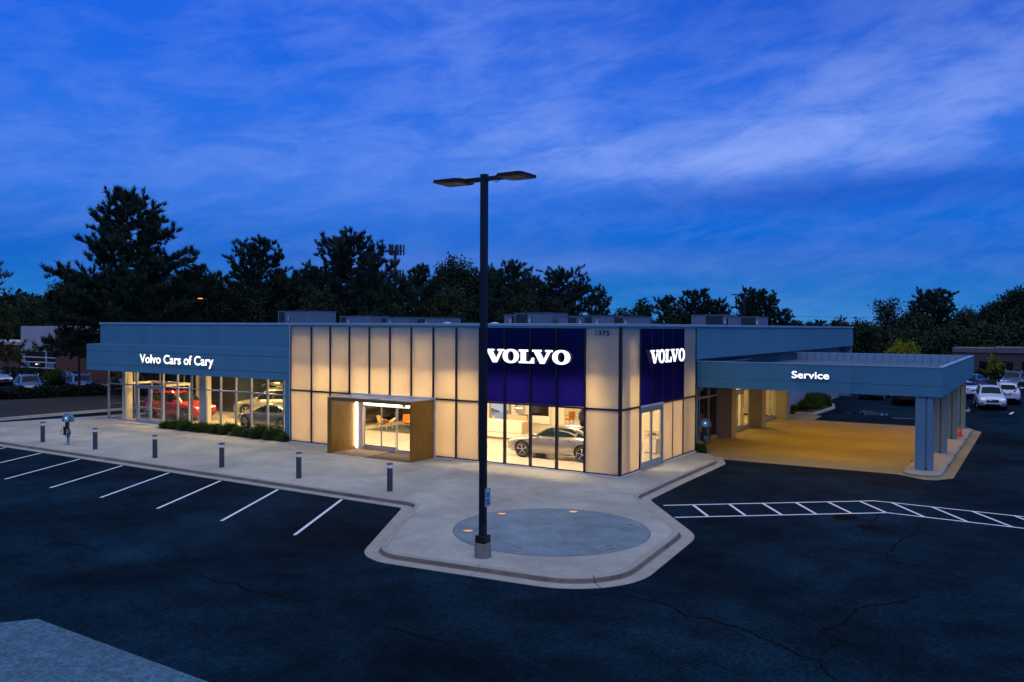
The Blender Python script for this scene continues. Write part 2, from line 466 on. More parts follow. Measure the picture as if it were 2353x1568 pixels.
# ------------------------------------------------------------------ canopy drive slab and its kerbed island
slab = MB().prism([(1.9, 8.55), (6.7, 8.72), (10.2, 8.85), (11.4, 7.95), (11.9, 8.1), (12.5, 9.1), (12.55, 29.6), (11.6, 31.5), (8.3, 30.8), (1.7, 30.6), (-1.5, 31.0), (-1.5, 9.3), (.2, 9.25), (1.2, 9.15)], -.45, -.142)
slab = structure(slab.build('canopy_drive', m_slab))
isl = [(10.35, 9.4), (10.5, 8.95), (10.85, 8.7), (11.3, 8.6), (11.75, 8.75), (12.0, 9.2), (12.0, 29.9), (11.8, 30.4), (11.3, 30.6), (10.7, 30.4), (10.4, 29.9)]
mb = MB(); n = len(isl); c0 = Vector((11.2, 19.6))
def inset(k): return [((x - 11.2) * (1 - k * .10) + 11.2, (y - 19.6) * (1 - k * .006) + 19.6) for x, y in isl]
vs = [(x, y, -.2) for x, y in isl] + [(x, y, -.04) for x, y in isl] + [(x, y, 0) for x, y in inset(1)]
mb.add(vs, [(j * n + i, j * n + (i + 1) % n, (j + 1) * n + (i + 1) % n, (j + 1) * n + i) for j in (0, 1) for i in range(n)] + [tuple(2 * n + i for i in range(n))])
isl_o = structure(mb.build('canopy_island', m_curb)); BASE[isl_o.name] = Vector((0, 0, 0))
for y in (12.6, 16.2, 19.9, 23.6, 27.0):
    MB().box(10.30, 12.04, y - .012, y + .012, -.14, .004).build('expansion_joint', m_joint, isl_o)

# ------------------------------------------------------------------ painted lines
random.seed(4)
for k in range(8):
    x = -32.85 + k * 3.625
    yb = -9.80; L = 5.0
    dx = .538
    structure(strip([(x + .03, yb), (x + .03 + dx * L, yb - L)], .115, AZ + .005, m_paint, 'parking_line'))
up = [(3.6, -3.78), (10.28, 1.68), (10.95, 1.70), (21.5, 1.68)]
lo = [(4.72, -5.48), (11.05, -.36), (11.6, -.38), (21.5, -.42)]
structure(strip(up, .11, AZ + .005, m_paint, 'hatched_lane_marking')); structure(strip(lo, .11, AZ + .005, m_paint, 'hatched_lane_marking'))
for a, b in [((4.51, -3.04), (5.70, -4.69)), ((5.65, -2.14), (6.79, -3.80)), ((6.70, -1.28), (7.87, -2.93)), ((7.75, -.40), (8.89, -2.08)), ((8.78, .43), (9.96, -1.22)), ((9.82, 1.27), (11.01, -.36)),
             ((10.92, 1.69), (12.3, -.37)), ((12.34, 1.69), (13.7, -.38)), ((13.69, 1.69), (15.05, -.38)), ((15.05, 1.69), (16.4, -.4)), ((16.4, 1.69), (17.8, -.4))]:
    structure(strip([a, b], .11, AZ + .0095, m_paint, 'hatched_lane_marking'))
cracks = [
 [(6.2, -14.9), (6.59, -14.6), (7.23, -14.55), (7.99, -14.64), (8.32, -14.73), (8.78, -15.17), (9.27, -14.99), (9.76, -15.22), (10.27, -15.29), (10.62, -15.57), (11.18, -15.81), (11.62, -16.15), (12.05, -16.2), (12.16, -16.55), (12.56, -17.08), (12.9, -17.9)],
 [(12.05, -16.2), (12.02, -15.55), (12.24, -14.88), (12.01, -14.6), (11.67, -14.44), (12.02, -13.69), (12.08, -12.35), (12.44, -11.81), (12.92, -11.27), (13.3, -10.2)],
 [(12.32, -1.82), (12.38, -2.83), (12.28, -3.6), (12.09, -4.14), (11.98, -5.26), (12.0, -6.12), (11.91, -6.53), (12.12, -6.97), (12.13, -7.73)],
 [(10.76, 0.16), (10.87, -1.34), (10.82, -2.34), (10.88, -3.08)], [(11.91, -6.53), (11.14, -6.68), (10.2, -6.7)], [(12.22, -7.35), (13.34, -7.56), (14.2, -8.2)],
 [(-10.74, -19.43), (-9.9, -19.46), (-9.14, -19.29), (-8.19, -19.39)],
 [(-4.86, -19.23), (-3.83, -19.26), (-2.59, -19.48), (-2.22, -19.28), (-1.54, -19.5), (-0.69, -19.45), (0.05, -19.38), (0.51, -19.35), (0.58, -18.76), (1.13, -18.46)],
 [(2.79, -19.72), (3.2, -19.58), (4.01, -19.58), (4.78, -19.57), (5.28, -19.73)]]
for c in cracks:
    pts = [Vector(p) for p in c]; fine = []
    for a, b in zip(pts, pts[1:]):
        k = max(2, int((b - a).length / .16)); nrm = Vector((-(b - a).y, (b - a).x)).normalized()
        for j in range(k):
            fine.append(a + (b - a) * (j / k) + (nrm * random.uniform(-.03, .03) if j else Vector((0, 0))))
    fine.append(pts[-1])
    structure(strip(fine, .06, AZ + .004, m_seam, 'asphalt_crack', taper=True))
# tar blots beside the hatched lane
for x, y, sx, sy in ((9.9, -2.0, .45, .55), (10.9, -3.2, .4, .35)):
    structure(MB().prism([(x + sx * math.cos(t) * random.uniform(.8, 1.1), y + sy * math.sin(t) * random.uniform(.8, 1.1)) for t in [i * math.pi / 8 for i in range(16)]], AZ, AZ + .003).build('asphalt_stain', m_seam))
# pale concrete pad at the bottom left
structure(MB().prism([(-7.0, -28.0), (-3.80, -23.62), (2.37, -23.72), (9.0, -23.8), (9.0, -32), (-7, -32)], -.4, AZ + .02).build('concrete_pad', m_patch))

# ------------------------------------------------------------------ left side road edge, lawn, beds
lawn = structure(MB().prism([(-47.4, -14), (-47.3, 2), (-46.9, 8), (-46.5, 16), (-46.5, 70), (-60, 70), (-60, 26), (-61.5, 6.5), (-74, 4), (-80, -14)], -.4, -.04).build('lawn', m_grass)); BASE[lawn.name] = Vector((0, 0, 0))
cp = resample([Vector(p) for p in [(-46.4, 40), (-46.35, 16), (-46.8, 8), (-47.15, 2), (-47.25, -14)]], 1.5)
curb(cp[::-1], lawn, prof=[(-.55, -.14), (-.2, -.142), (-.16, -.02), (-.05, 0), (.08, 0), (.08, -.4), (-.55, -.4)], seg=4)
# planting beds
m_bed = m_soil
structure(MB().prism([(-33.0, -.35), (-20.95, -.35), (-20.95, .93), (-33.0, .93)], -.1, .012).build('planting_bed', m_bed))
structure(MB().prism([(-1.35, 34.3), (.55, 34.4), (.62, 41), (-.2, 44), (-1.35, 44)], -.4, .03).build('planting_bed', m_bed))
bk = resample([Vector(p) for p in [(-.6, 34.05), (.72, 34.1), (.95, 41), (.2, 44.3)]], 1.2)
curb(bk, structure(MB().prism([(-1.35, 31.0), (1.6, 30.7), (1.4, 34.0), (-1.35, 34.0)], -.4, -.12).build('rear_path', m_slab)), prof=[(-.1, -.16), (-.08, -.02), (0, .035), (.12, .035), (.12, -.3), (-.1, -.3)], seg=3)
m_water = M('puddle_water', (.010, .016, .022), .03, spec=1.0, coat=.3)
random.seed(8)
for i, (x, y, sx, sy, rot, lb) in enumerate([(4.6, 38.2, 1.9, .8, .1, 'long shallow puddle reflecting the sky behind the canopy'), (7.0, 36.0, 1.2, .42, .2, 'small puddle behind the canopy near the front column'), (3.5, 39.8, .8, .4, 0, 'smallest puddle beyond the canopy, left of the long one')]):
    poly = []
    for j in range(26):
        t = j / 26 * 2 * math.pi; q = 1 + .22 * math.sin(3 * t + i) + .14 * math.sin(5 * t + 2 * i) + .08 * math.sin(9 * t)
        a, b = sx * math.cos(t) * q, sy * math.sin(t) * q
        poly.append((x + a * math.cos(rot) - b * math.sin(rot), y + a * math.sin(rot) + b * math.cos(rot)))
    tag(MB().prism(poly, AZ, AZ + .006).build('puddle', m_water), lb, 'puddle')
# ================================================================== THE DEALERSHIP
H = 6.75; MID = 3.0
bld = thing('car_dealership', 'long flat-roofed showroom of glowing translucent panels and blue-grey cladding', 'building', (0, 0, 0))
def P(mb, name, mat, **k): return mb.build(name, mat, bld, **k)

XA = [-20.80, -19.12, -17.66, -16.22, -14.77, -13.33, -11.88, -10.44, -8.99, -7.57, -6.11, -4.66, -3.23, -1.75, 0.0]
YB = [0.0, 2.08, 3.50, 4.86, 6.22, 7.66, 9.51]
mw = .045                                                   # half a mullion
# front panels
for i in range(14):
    x0, x1 = XA[i] + mw, XA[i + 1] - mw
    if i == 13: x1 = -.06
    up = MB().box(x0, x1, -.03, .0, MID + mw, H - .10)
    P(up, 'blue_sign_panel' if 9 <= i <= 12 else 'translucent_panel', m_blue if 9 <= i <= 12 else m_panel)
    if i in (3, 4, 5, 6): continue
    if 9 <= i <= 12:
        P(MB().box(x0, x1, -.012, .0, .10, MID - mw), 'window_pane', m_glass)
    elif i == 2:
        P(MB().box(x0, x1 + .02, -.03, .0, .10, MID - mw), 'translucent_panel', m_panel)
    else:
        P(MB().box(x0, x1, -.03, .0, .10, MID - mw), 'translucent_panel', m_panel)
# side panels (x = 0 plane)
for i in range(6):
    y0, y1 = YB[i] + mw, YB[i + 1] - mw
    if i == 0: y0 = .06
    if i == 5: y1 = YB[6] - .03
    P(MB().box(0, .03, y0, y1, MID + mw, H - .10), 'blue_sign_panel' if 1 <= i <= 4 else 'translucent_panel', m_blue if 1 <= i <= 4 else m_panel)
    if i in (1, 2): continue
    P(MB().box(0, .03, y0, y1, .10, MID - mw), 'translucent_panel', m_panel)
# mullions, front
for i, x in enumerate(XA):
    if i == 14: continue
    z0 = 3.06 if i in (4, 5, 6) else .10
    hw = mw if i else .035
    P(MB().box(x - hw, x + hw, -.075, .10, z0, H - .10), 'mullion', m_black)
P(MB().box(-.055, .075, -.075, .055, .06, H - .03), 'corner_mullion', m_black)
for i, y in enumerate(YB):
    if i == 0: continue
    hw = mw if i < 6 else .03
    thin = .04 if i in (2, 3, 4) else .075
    if i == 2:
        P(MB().box(-.1, thin, y - hw * .7, y + hw * .7, 3.02, H - .10), 'mullion', m_black); continue
    P(MB().box(-.1, thin, y - hw * .8, y + hw * .8, .10, H - .10), 'mullion', m_black)
# transoms, sills and heads
P(MB().box(-20.76, -16.25, -.070, .08, MID - .04, MID + .04), 'transom', m_black)
P(MB().box(-10.40, -.06, -.070, .08, MID - .04, MID + .04), 'transom', m_black)
P(MB().box(-.08, .070, .06, 9.48, MID - .04, MID + .04), 'transom', m_black)
for a, b in ((-20.8, -16.25), (-10.25, -.06)):
    P(MB().box(a, b, -.072, .08, .055, .10), 'sill', m_black)
    P(MB().box(a, b, -.13, .10, .0, .054), 'base_trim', m_alu_w)
for a, b in ((.06, 2.08), (4.92, 9.5)):
    P(MB().box(-.08, .072, a, b, .055, .10), 'sill', m_black)
    P(MB().box(-.10, .13, a, b, .0, .054), 'base_trim', m_alu_w)
P(MB().box(-.056, .10, -.13, .055, .0, .056), 'base_trim', m_alu_w)
P(MB().box(-20.8, -.0, -.06, .1, H - .098, H - .012), 'head_trim', m_clad)
P(MB().box(-.1, .06, .06, 9.5, H - .098, H - .012), 'head_trim', m_clad)
P(MB().box(-20.845, -20.80, -.09, .2, .0, H - .012), 'edge_trim', m_alu_w)
# coping right round the roof
cz0, cz1 = H - .01, H + .12
P(MB().box(-20.83, .10, -.10, .30, cz0, cz1), 'coping', m_coping, bevel=.012)
P(MB().box(-.30, .10, .302, 54.3, cz0, cz1), 'coping', m_coping, bevel=.012)
P(MB().box(-40.50, -20.832, .40, .75, cz0, cz1), 'coping', m_coping, bevel=.012)
P(MB().box(-40.50, -40.20, .752, 30, cz0, cz1), 'coping', m_coping, bevel=.012)
# roof deck and hidden rear walls
P(MB().prism([(-40.3, .72), (-20.9, .72), (-20.9, .29), (-.29, .29), (-.29, 54), (-22, 54), (-22, 30), (-40.3, 30)], 6.2, 6.35), 'roof', m_roof)
P(MB().box(-40.4, -22, 29.8, 30.1, 0, H - .02), 'rear_wall', m_conc_wall)
P(MB().box(-22.2, -.1, 54.0, 54.3, 0, H - .02), 'rear_wall', m_conc_wall)
P(MB().box(-40.45, -40.25, 9.3, 29.79, 0, H - .02), 'side_wall', m_conc_wall)

# ---- upper wall above the service side (x = 0 plane), built from cladding sheets
ys = [9.56, 16.2, 23.0, 29.8, 36.6, 43.4, 48.9, 54.28]
for a, b in zip(ys, ys[1:]):
    P(MB().box(-.12, .02, a + .004, b - .004, 4.98, H - .012), 'cladding_panel', m_clad)
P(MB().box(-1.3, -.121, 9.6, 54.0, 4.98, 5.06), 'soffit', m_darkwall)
P(MB().box(-.055, .045, 9.515, 9.552, .0, H - .012), 'edge_trim', m_alu_w)
# service front: recessed wall, glazing and piers under the canopy
xs = -1.15
m_pier = M('pier_paint', (.25, .235, .19), .7, var=.05, scale=4, stretch=(1, 1, .15))
P(MB().box(-1.35, .0, 9.56, 10.0, -.15, 4.97), 'end_pier', m_clad)
for y in (16.9, 23.6, 30.2):
    P(MB().box(-1.16, -.30, y, y + .85, -.15, 3.6), 'pier', m_pier, bevel=.01)
P(MB().box(xs - .2, xs, 31.1, 54, -.15, 4.97), 'cladding_wall', m_conc_wall)
P(MB().box(xs - .2, xs, 10.0, 31.1, 3.35, 4.97), 'lintel', m_clad)
m_yglass = m_glass
def glazed(y0, y1, n, door=None):
    w = (y1 - y0) / n
    for i in range(n):
        a, b = y0 + i * w, y0 + (i + 1) * w
        P(MB().box(xs - .06, xs - .04, a + .04, b - .04, .1 if door != i else .02, 2.5), 'window_pane', m_glass)
        P(MB().box(xs - .06, xs - .04, a + .04, b - .04, 2.58, 3.33), 'window_pane', m_glass)
    for i in range(n + 1):
        y = y0 + i * w
        P(MB().box(xs - .10, xs + .02, y - .035, y + .035, -.14, 3.34), 'window_frame', m_alu)
    P(MB().box(xs - .10, xs + .018, y0 + .035, y1 - .035, 2.50, 2.58), 'window_frame', m_alu)
    P(MB().box(xs - .10, xs + .018, y0 + .035, y1 - .035, -.14, .10), 'window_frame', m_alu)
glazed(10.04, 16.86, 4)
def leaf_door(y0, y1, name='glass_door'):
    d = P(MB().box(xs - .02, xs + .05, y0, y0 + .12, -.13, 2.42).box(xs - .02, xs + .05, y1 - .12, y1, -.13, 2.42).box(xs - .02, xs + .05, y0 + .12, y1 - .12, -.13, .2).box(xs - .02, xs + .05, y0 + .12, y1 - .12, 2.28, 2.42), name, m_alu)
    BASE[d.name] = BASE[bld.name]
    MB().box(xs + .01, xs + .02, y0 + .12, y1 - .12, .2, 2.28).build('pane', m_glass, d)
    MB().box(xs + .09, xs + .12, y1 - .22, y1 - .19, .85, 1.35).box(xs + .05, xs + .12, y1 - .22, y1 - .19, .88, .91).box(xs + .05, xs + .12, y1 - .22, y1 - .19, 1.29, 1.32).build('handle', m_alu_w, d)
for yb in (17.8, 24.5):
    glazed(yb, yb + 1.4, 1)
    P(MB().box(xs - .10, xs + .03, yb + 1.44, yb + 4.2, 2.44, 2.60), 'door_header', m_alu)
    P(MB().box(xs - .06, xs - .04, yb + 1.44, yb + 4.2, 2.62, 3.33), 'window_pane', m_glass)
    leaf_door(yb + 1.46, yb + 2.8); leaf_door(yb + 2.82, yb + 4.16)
    glazed(yb + 4.25, yb + 5.72, 1)

# ---- glass double door in the corner side front
for y in (2.14, 4.80):
    P(MB().box(-.06, .085, y - .055, y + .055, .0, 2.94), 'door_jamb', m_alu)
P(MB().box(-.06, .09, 2.085, 4.855, 2.94, 3.04), 'door_header', m_alu_w)
P(MB().box(-.06, .07, 2.195, 4.745, 2.80, 2.939), 'door_header', m_alu)
for k, (a, b) in enumerate(((2.20, 3.465), (3.475, 4.74))):
    d = P(MB().box(-.02, .05, a, a + .09, .01, 2.79).box(-.02, .05, b - .09, b, .01, 2.79).box(-.02, .05, a + .09, b - .09, .01, .36).box(-.02, .05, a + .09, b - .09, 2.68, 2.79), 'glass_door', m_alu)
    BASE[d.name] = BASE[bld.name]
    MB().box(.01, .022, a + .09, b - .09, .36, 2.68).build('pane', m_glass, d)
    if k: MB().tube([(.05, a + .12, .95), (.13, a + .12, .95), (.13, a + .36, .95), (.13, a + .36, 1.45), (.13, a + .12, 1.45), (.05, a + .12, 1.45)], .014, 6).build('handle', m_alu_w, d)

# ---- walnut entrance portal
px0, px1, py = -15.95, -10.30, -2.0
P(MB().box(px0, px0 + .30, py, -.08, .0, 2.80), 'portal_side', m_wood, bevel=.008)
P(MB().box(px1 - .08, px1, py, -.08, .0, 2.80), 'portal_side', m_wood, bevel=.008)
P(MB().box(px0, px1, py, -.08, 2.802, 2.96), 'portal_top', m_wood, bevel=.008)
P(MB().box(px0 + .1, px1 - .1, py + .12, -.08, 2.961, 2.985), 'portal_roof', m_coping)
P(MB().box(px0 + .0, px1 + .05, -.20, -.076, 2.986, 3.06), 'portal_flashing', m_alu_w)
P(MB().box(px0, px0 + .02, py + .1, -.1, 2.961, 3.0), 'portal_roof_rib', m_alu)
for x in (-14.4, -13.0, -11.6): P(MB().box(x, x + .04, py + .15, -.21, 2.986, 3.01), 'portal_roof_rib', m_alu)
P(MB().box(px1 + .001, px1 + .05, -.16, -.076, .0, 2.98), 'edge_trim', m_alu_w)
ms_strip = emitter('white_led', (1.0, .93, .95), 7.0)
P(MB().box(px0 + .30, px0 + .40, -.16, -.10, .12, 2.62), 'led_strip', ms_strip)
P(MB().box(-15.1, -12.45, -.150, -.125, 2.50, 2.56), 'led_strip', ms_strip)
P(MB().box(-12.15, -10.55, -.150, -.125, 2.50, 2.56), 'led_strip', ms_strip)
# the strips really light the recess
l = bpy.data.lights.new('led_strip_glow', 'AREA'); l.shape = 'RECTANGLE'; l.size = 4.2 * U; l.size_y = .06 * U; l.energy = 26; l.color = (1.0, .72, .36)
o = bpy.data.objects.new('led_strip_glow', l); COL.objects.link(o); o.parent = bld; o.location = Vector((-12.9, -.17, 2.49)) * U; o.rotation_euler = (R(-30), 0, 0)
l = bpy.data.lights.new('led_strip_glow', 'AREA'); l.shape = 'RECTANGLE'; l.size = .06 * U; l.size_y = 2.3 * U; l.energy = 12; l.color = (1.0, .72, .36)
o = bpy.data.objects.new('led_strip_glow', l); COL.objects.link(o); o.parent = bld; o.location = Vector((-15.6, -.18, 1.35)) * U; o.rotation_euler = (R(-90), 0, 0)
# sliding door front behind the portal
P(MB().box(-15.5, -15.18, -.12, .06, .0, 2.78), 'door_jamb', m_alu_w)
P(MB().box(-10.5, -10.38, -.12, .06, .0, 2.78), 'door_jamb', m_alu_w)
P(MB().box(-15.18, -10.5, -.12, .06, 2.42, 2.78), 'door_header', m_alu_w)
P(MB().box(-15.18, -12.9, -.10, .05, .0, .20), 'door_threshold', m_alu)
P(MB().box(-12.9, -10.5, -.10, .05, .0, .05), 'door_threshold', m_alu)
for a, b in ((-15.15, -13.95), (-13.95, -12.92), (-12.85, -10.6)):
    d = P(MB().box(a, a + .028, -.02, .03, .1, 2.42).box(b - .028, b, -.02, .03, .1, 2.42).box(a + .028, b - .028, -.02, .03, .2 if a < -12.9 else .06, .30 if a < -12.9 else .18), 'sliding_door', m_alu)
    BASE[d.name] = BASE[bld.name]
    MB().box(a + .028, b - .028, 0, .012, .3 if a < -12.9 else .18, 2.42).build('pane', m_glass, d)
# doormat and gravel in the recess
tag(MB().prism([(-13.35, -2.05), (px1 - .1, -2.05), (px1 - .1, -.14), (-13.35, -.14)], .0, .02).build('doormat', M('doormat', (.075, .055, .045), .95, var=.25, scale=20, bump=.5)), 'dark brown entrance mat in front of the sliding doors', 'doormat')
random.seed(12)
gm = MB()
for i in range(1500):
    x, y = random.uniform(-15.62, -13.42), random.uniform(-2.02, -.14); s_ = random.uniform(.02, .05); a = random.uniform(0, 3); z = .01 + random.uniform(0, .03)
    c_, d_ = math.cos(a) * s_, math.sin(a) * s_
    gm.add([(x + c_, y + d_, z), (x - d_, y + c_, z - .004), (x - c_, y - d_, z), (x + d_, y - c_, z + .004), (x, y, z + s_ * .8)], [(0, 1, 4), (1, 2, 4), (2, 3, 4), (3, 0, 4)], 0 if random.random() < .7 else 1)
gr = stuff(gm.build('gravel', [M('gravel_tan', (.36, .27, .16), .8, var=.3, scale=6), M('gravel_grey', (.22, .20, .17), .8)], recalc=False))
gr['label'] = 'tan gravel strip in the entrance portal'
P(MB().box(-13.42, -13.36, -2.05, -.14, 0, .04), 'gravel_edging', m_alu)

# ---- left wing: cladding, fascia and glazing
P(MB().box(-40.42, -20.85, .45, .60, 5.36, H - .012), 'cladding_wall', m_clad)
P(MB().box(-40.42, -40.27, .601, 9.3, 3.6, H - .012), 'cladding_wall', m_clad)
fz = [(3.53, 3.945), (3.965, 4.865), (4.885, 5.37)]
for z0, z1 in fz:
    P(MB().box(-41.37, -20.86, 0, .06, z0, z1), 'fascia_panel', m_clad, bevel=.006)
    P(MB().box(-41.37, -41.31, .062, 10.5, z0, z1), 'fascia_panel', m_clad)
P(MB().box(-41.30, -20.87, .061, .44, 5.30, 5.365), 'fascia_top', m_coping)
P(MB().box(-41.30, -40.44, .45, 10.5, 5.30, 5.365), 'fascia_top', m_coping)
P(MB().box(-41.34, -20.88, .03, .14, 3.54, 5.29), 'fascia_backing', m_black)
P(MB().box(-41.30, -20.9, .141, 1.2, 3.56, 3.60), 'soffit', m_clad)
P(MB().box(-41.30, -40.2, 1.21, 10.4, 3.56, 3.60), 'soffit', m_clad)
P(MB().box(-21.32, -20.86, .01, 1.08, 0, 3.52), 'end_pilaster', m_clad)
gy = 1.0
XW = [-40.30, -38.30, -36.95, -34.05, -32.52, -31.08, -29.63, -28.20, -26.75, -25.34, -23.88, -22.46, -21.36]
for i, x in enumerate(XW):
    P(MB().box(x - .05, x + .05, gy - .07, gy + .06, 0, 3.555), 'mullion', m_alu)
for i, (a, b) in enumerate(zip(XW, XW[1:])):
    a, b = a + .05, b - .05
    if i != 2:
        P(MB().box(a, b, gy - .01, gy + .005, .10, 2.51), 'window_pane', m_glass)
        P(MB().box(a, b, gy - .05, gy + .05, .0, .10), 'sill', m_alu)
    P(MB().box(a, b, gy - .01, gy + .005, 2.59, 3.55), 'window_pane', m_glass)
    P(MB().box(a, b, gy - .06, gy + .05, 2.51, 2.59), 'transom', m_alu)
for a, b in ((-36.88, -35.51), (-35.49, -34.12)):
    d = P(MB().box(a, a + .13, gy - .05, gy + .03, .01, 2.50).box(b - .13, b, gy - .05, gy + .03, .01, 2.50).box(a + .13, b - .13, gy - .05, gy + .03, .01, .26).box(a + .13, b - .13, gy - .05, gy + .03, 2.36, 2.50).box(a + .13, b - .13, gy - .04, gy + .02, 1.02, 1.08), 'glass_door', m_alu)
    BASE[d.name] = BASE[bld.name]
    MB().box(a + .13, b - .13, gy - .01, gy + .0, .26, 1.02).box(a + .13, b - .13, gy - .01, gy + .0, 1.08, 2.36).build('pane', m_glass, d)
    hx = b - .2 if a < -36 else a + .2
    MB().tube([(hx, gy - .05, .95), (hx, gy - .12, .95), (hx, gy - .12, 1.4), (hx, gy - .05, 1.4)], .014, 6).build('handle', m_alu_w, d)
# end wall of the wing, glazed
for i, y in enumerate((3.0, 5.1, 7.2, 9.25)):
    P(MB().box(-40.35, -40.25, y - .04, y + .04, 0, 3.555), 'mullion', m_alu)
for a, b in ((1.06, 2.96), (3.04, 5.06), (5.14, 7.16), (7.24, 9.21)):
    P(MB().box(-40.31, -40.295, a, b, .1, 3.55), 'window_pane', m_glass)
    P(MB().box(-40.34, -40.26, a, b, 0, .1), 'sill', m_alu)
    P(MB().box(-40.34, -40.26, a, b, 1.05, 1.11), 'transom', m_alu)
# vestibule behind the wing door
P(MB().box(-38.3, -33.9, 2.9, 3.0, 2.55, 2.72), 'vestibule_beam', m_cream)
P(MB().box(-38.25, -38.17, 1.1, 3.0, 2.56, 2.70), 'vestibule_beam', m_cream)
P(MB().box(-34.0, -33.92, 1.1, 3.0, 2.56, 2.70), 'vestibule_beam', m_cream)
for x in (-38.2, -33.97): P(MB().box(x - .05, x + .05, 2.9, 3.0, .02, 2.549), 'vestibule_post', m_alu)
P(MB().box(-38.14, -34.03, 2.93, 2.945, .05, 2.5), 'window_pane', m_glass)
# interior columns
P(MB().lathe([(.34, .02), (.34, 3.9)], (-39.25, 1.75, 0), 24), 'round_column', m_cream, smooth=True)
P(MB().box(-30.75, -30.1, 1.3, 1.75, .02, 4.4), 'square_column', m_cream)
P(MB().box(-39.4, -39.0, 7.6, 8.0, .02, 4.4), 'square_column', m_cream)

# ---- interior shell
P(MB().box(-40.24, -.08, .12, 9.7, -.1, .018).box(-40.24, -1.3, 9.7, 29.7, -.1, .018), 'floor', m_floor)
P(MB().box(-40.2, -21.0, 1.2, 12.0, 4.38, 4.45), 'ceiling', m_ceil)
P(MB().box(-20.6, -.55, .80, 22, 4.60, 4.68), 'ceiling', m_ceil)
P(MB().box(-20.95, -20.80, .2, 1.2, .02, 6.2), 'partition_wall', m_white)
P(MB().box(-20.95, -20.80, 1.2, 12, 4.4, 6.2), 'partition_wall', m_white)
P(MB().box(-40.2, -36.4, 9.0, 9.15, .02, 4.37), 'back_wall', m_darkwall)
P(MB().box(-36.4, -20.9, 12.0, 12.15, .02, 4.37), 'back_wall', m_darkwall)
P(MB().box(-30.3, -21.0, 11.85, 11.95, 2.5, 4.37), 'bulkhead', m_cream)
s0 = None
for i in range(66):
    x = -36.2 + i * .232
    if s0 is None: s0 = P(MB().box(-.05, .05, -.04, .04, .02, 4.36), 'wall_slat', m_slat); s0.location = (x * U, 11.82 * U, 0)
    elif i < 66: share(s0, 'wall_slat', bld, (x, 11.82, 0))
P(MB().box(-20.8, -1.3, 22.0, 22.15, .02, 4.59), 'back_wall', m_white)
P(MB().box(-12.1, -6.6, 21.8, 21.98, .02, 4.4), 'dark_wall_panel', m_darkwall)
P(MB().box(-13.9, -8.05, 9.5, 9.65, .02, 4.59), 'feature_wall', m_cream)
P(MB().box(-6.5, -1.65, 10.5, 10.65, .02, 4.59), 'partition_wall', m_cream)
P(MB().box(-1.6, -1.40, 9.72, 11.0, .02, 4.59), 'partition_wall', m_darkwall)
P(MB().box(-6.9, -1.61, 10.66, 10.72, .02, 4.59), 'partition_wall', m_darkwall)
P(MB().box(-7.0, -6.9, 10.5, 15.99, .02, 4.59), 'partition_wall', m_darkwall)
P(MB().box(-7.0, -6.9, 16.0, 31, .02, 4.59), 'partition_wall', m_cream)
P(MB().box(-6.89, -1.18, 16.88, 16.97, .02, 4.59), 'partition_wall', m_darkwall)
P(MB().box(-6.88, -1.4, 16.0, 31, 3.40, 3.48), 'ceiling', m_ceil)
P(MB().box(-6.9, -1.4, 31.0, 31.1, .02, 4.5), 'partition_wall', m_cream)
# plenum surfaces behind the upper panels
P(MB().box(-20.7, -.4, 1.6, 1.7, 4.69, 6.2), 'plenum_wall', m_plenum)
P(MB().box(-1.7, -1.6, 1.71, 9.4, 4.69, 6.2), 'plenum_wall', m_plenum)
# narrow shadow piers just behind the panels, seen as soft dark shapes through them
for x in (-18.9, -16.0, -10.2):
    P(MB().box(x - .16, x + .16, .5, .8, .02, 6.1), 'inner_column', m_white)
P(MB().box(-1.0, -.6, .7, 1.1, .02, 6.1), 'inner_column', m_white)
P(MB().box(-.9, -.6, 8.0, 8.4, .02, 6.1), 'inner_column', m_white)

# ---- interior lamps: ceiling fittings light the rooms; added plenum lamps brighten the upper panels
m_lamp = emitter('ceiling_or_added_lamp', (1.0, .80, .52), 9.0)
WARM = (1.0, .71, .40)
def ceiling_or_added_lamp(x, y, z, w, d, power, col=WARM):
    P(MB().box(x - w / 2, x + w / 2, y - d / 2, y + d / 2, z - .03, z), 'ceiling_or_added_light', m_lamp)
    l = bpy.data.lights.new('ceiling_or_added_light_glow', 'AREA'); l.shape = 'RECTANGLE'; l.size = w * U; l.size_y = d * U; l.energy = power; l.color = col
    o = bpy.data.objects.new('ceiling_or_added_light_glow', l); COL.objects.link(o); o.parent = bld; o.location = Vector((x, y, z - .045)) * U
    return o
for x in (-18.3, -14.2, -9.8, -5.6, -2.0): ceiling_or_added_lamp(x, 1.3, 4.59, 2.4, .5, 245)
for x in (-17.5, -12.5, -5.0): ceiling_or_added_lamp(x, 6.2, 4.59, 1.6, 1.6, 115)
ceiling_or_added_lamp(-11.0, 8.4, 4.59, 3.0, .5, 42); ceiling_or_added_lamp(-3.2, 8.3, 4.59, 1.5, 1.0, 80)
ceiling_or_added_lamp(-15.5, 14.0, 4.59, 2.0, 2.0, 150); ceiling_or_added_lamp(-10.5, 16.5, 4.59, 2.0, 2.0, 200); ceiling_or_added_lamp(-20.0, 18.0, 4.59, 2.0, 2.0, 150)
for x in (-19.0, -16.2, -13.3, -10.4): ceiling_or_added_lamp(x, 1.05, 6.16, 1.8, .12, 30, (1.0, .80, .62))  # unseen lamps added above the ceiling to brighten the upper panels
ceiling_or_added_lamp(-1.0, 1.25, 6.16, .5, .3, 7, (1.0, .80, .62))  # unseen plenum lamp added to brighten the upper corner panels
YEL = (1.0, .69, .25)
for x in (-36.0, -31.0, -26.5, -22.8): ceiling_or_added_lamp(x, 3.6, 4.37, 1.2, .8, 215, YEL)
for x in (-33.0, -28.0, -23.5): ceiling_or_added_lamp(x, 8.2, 4.37, 1.4, .8, 215, YEL)
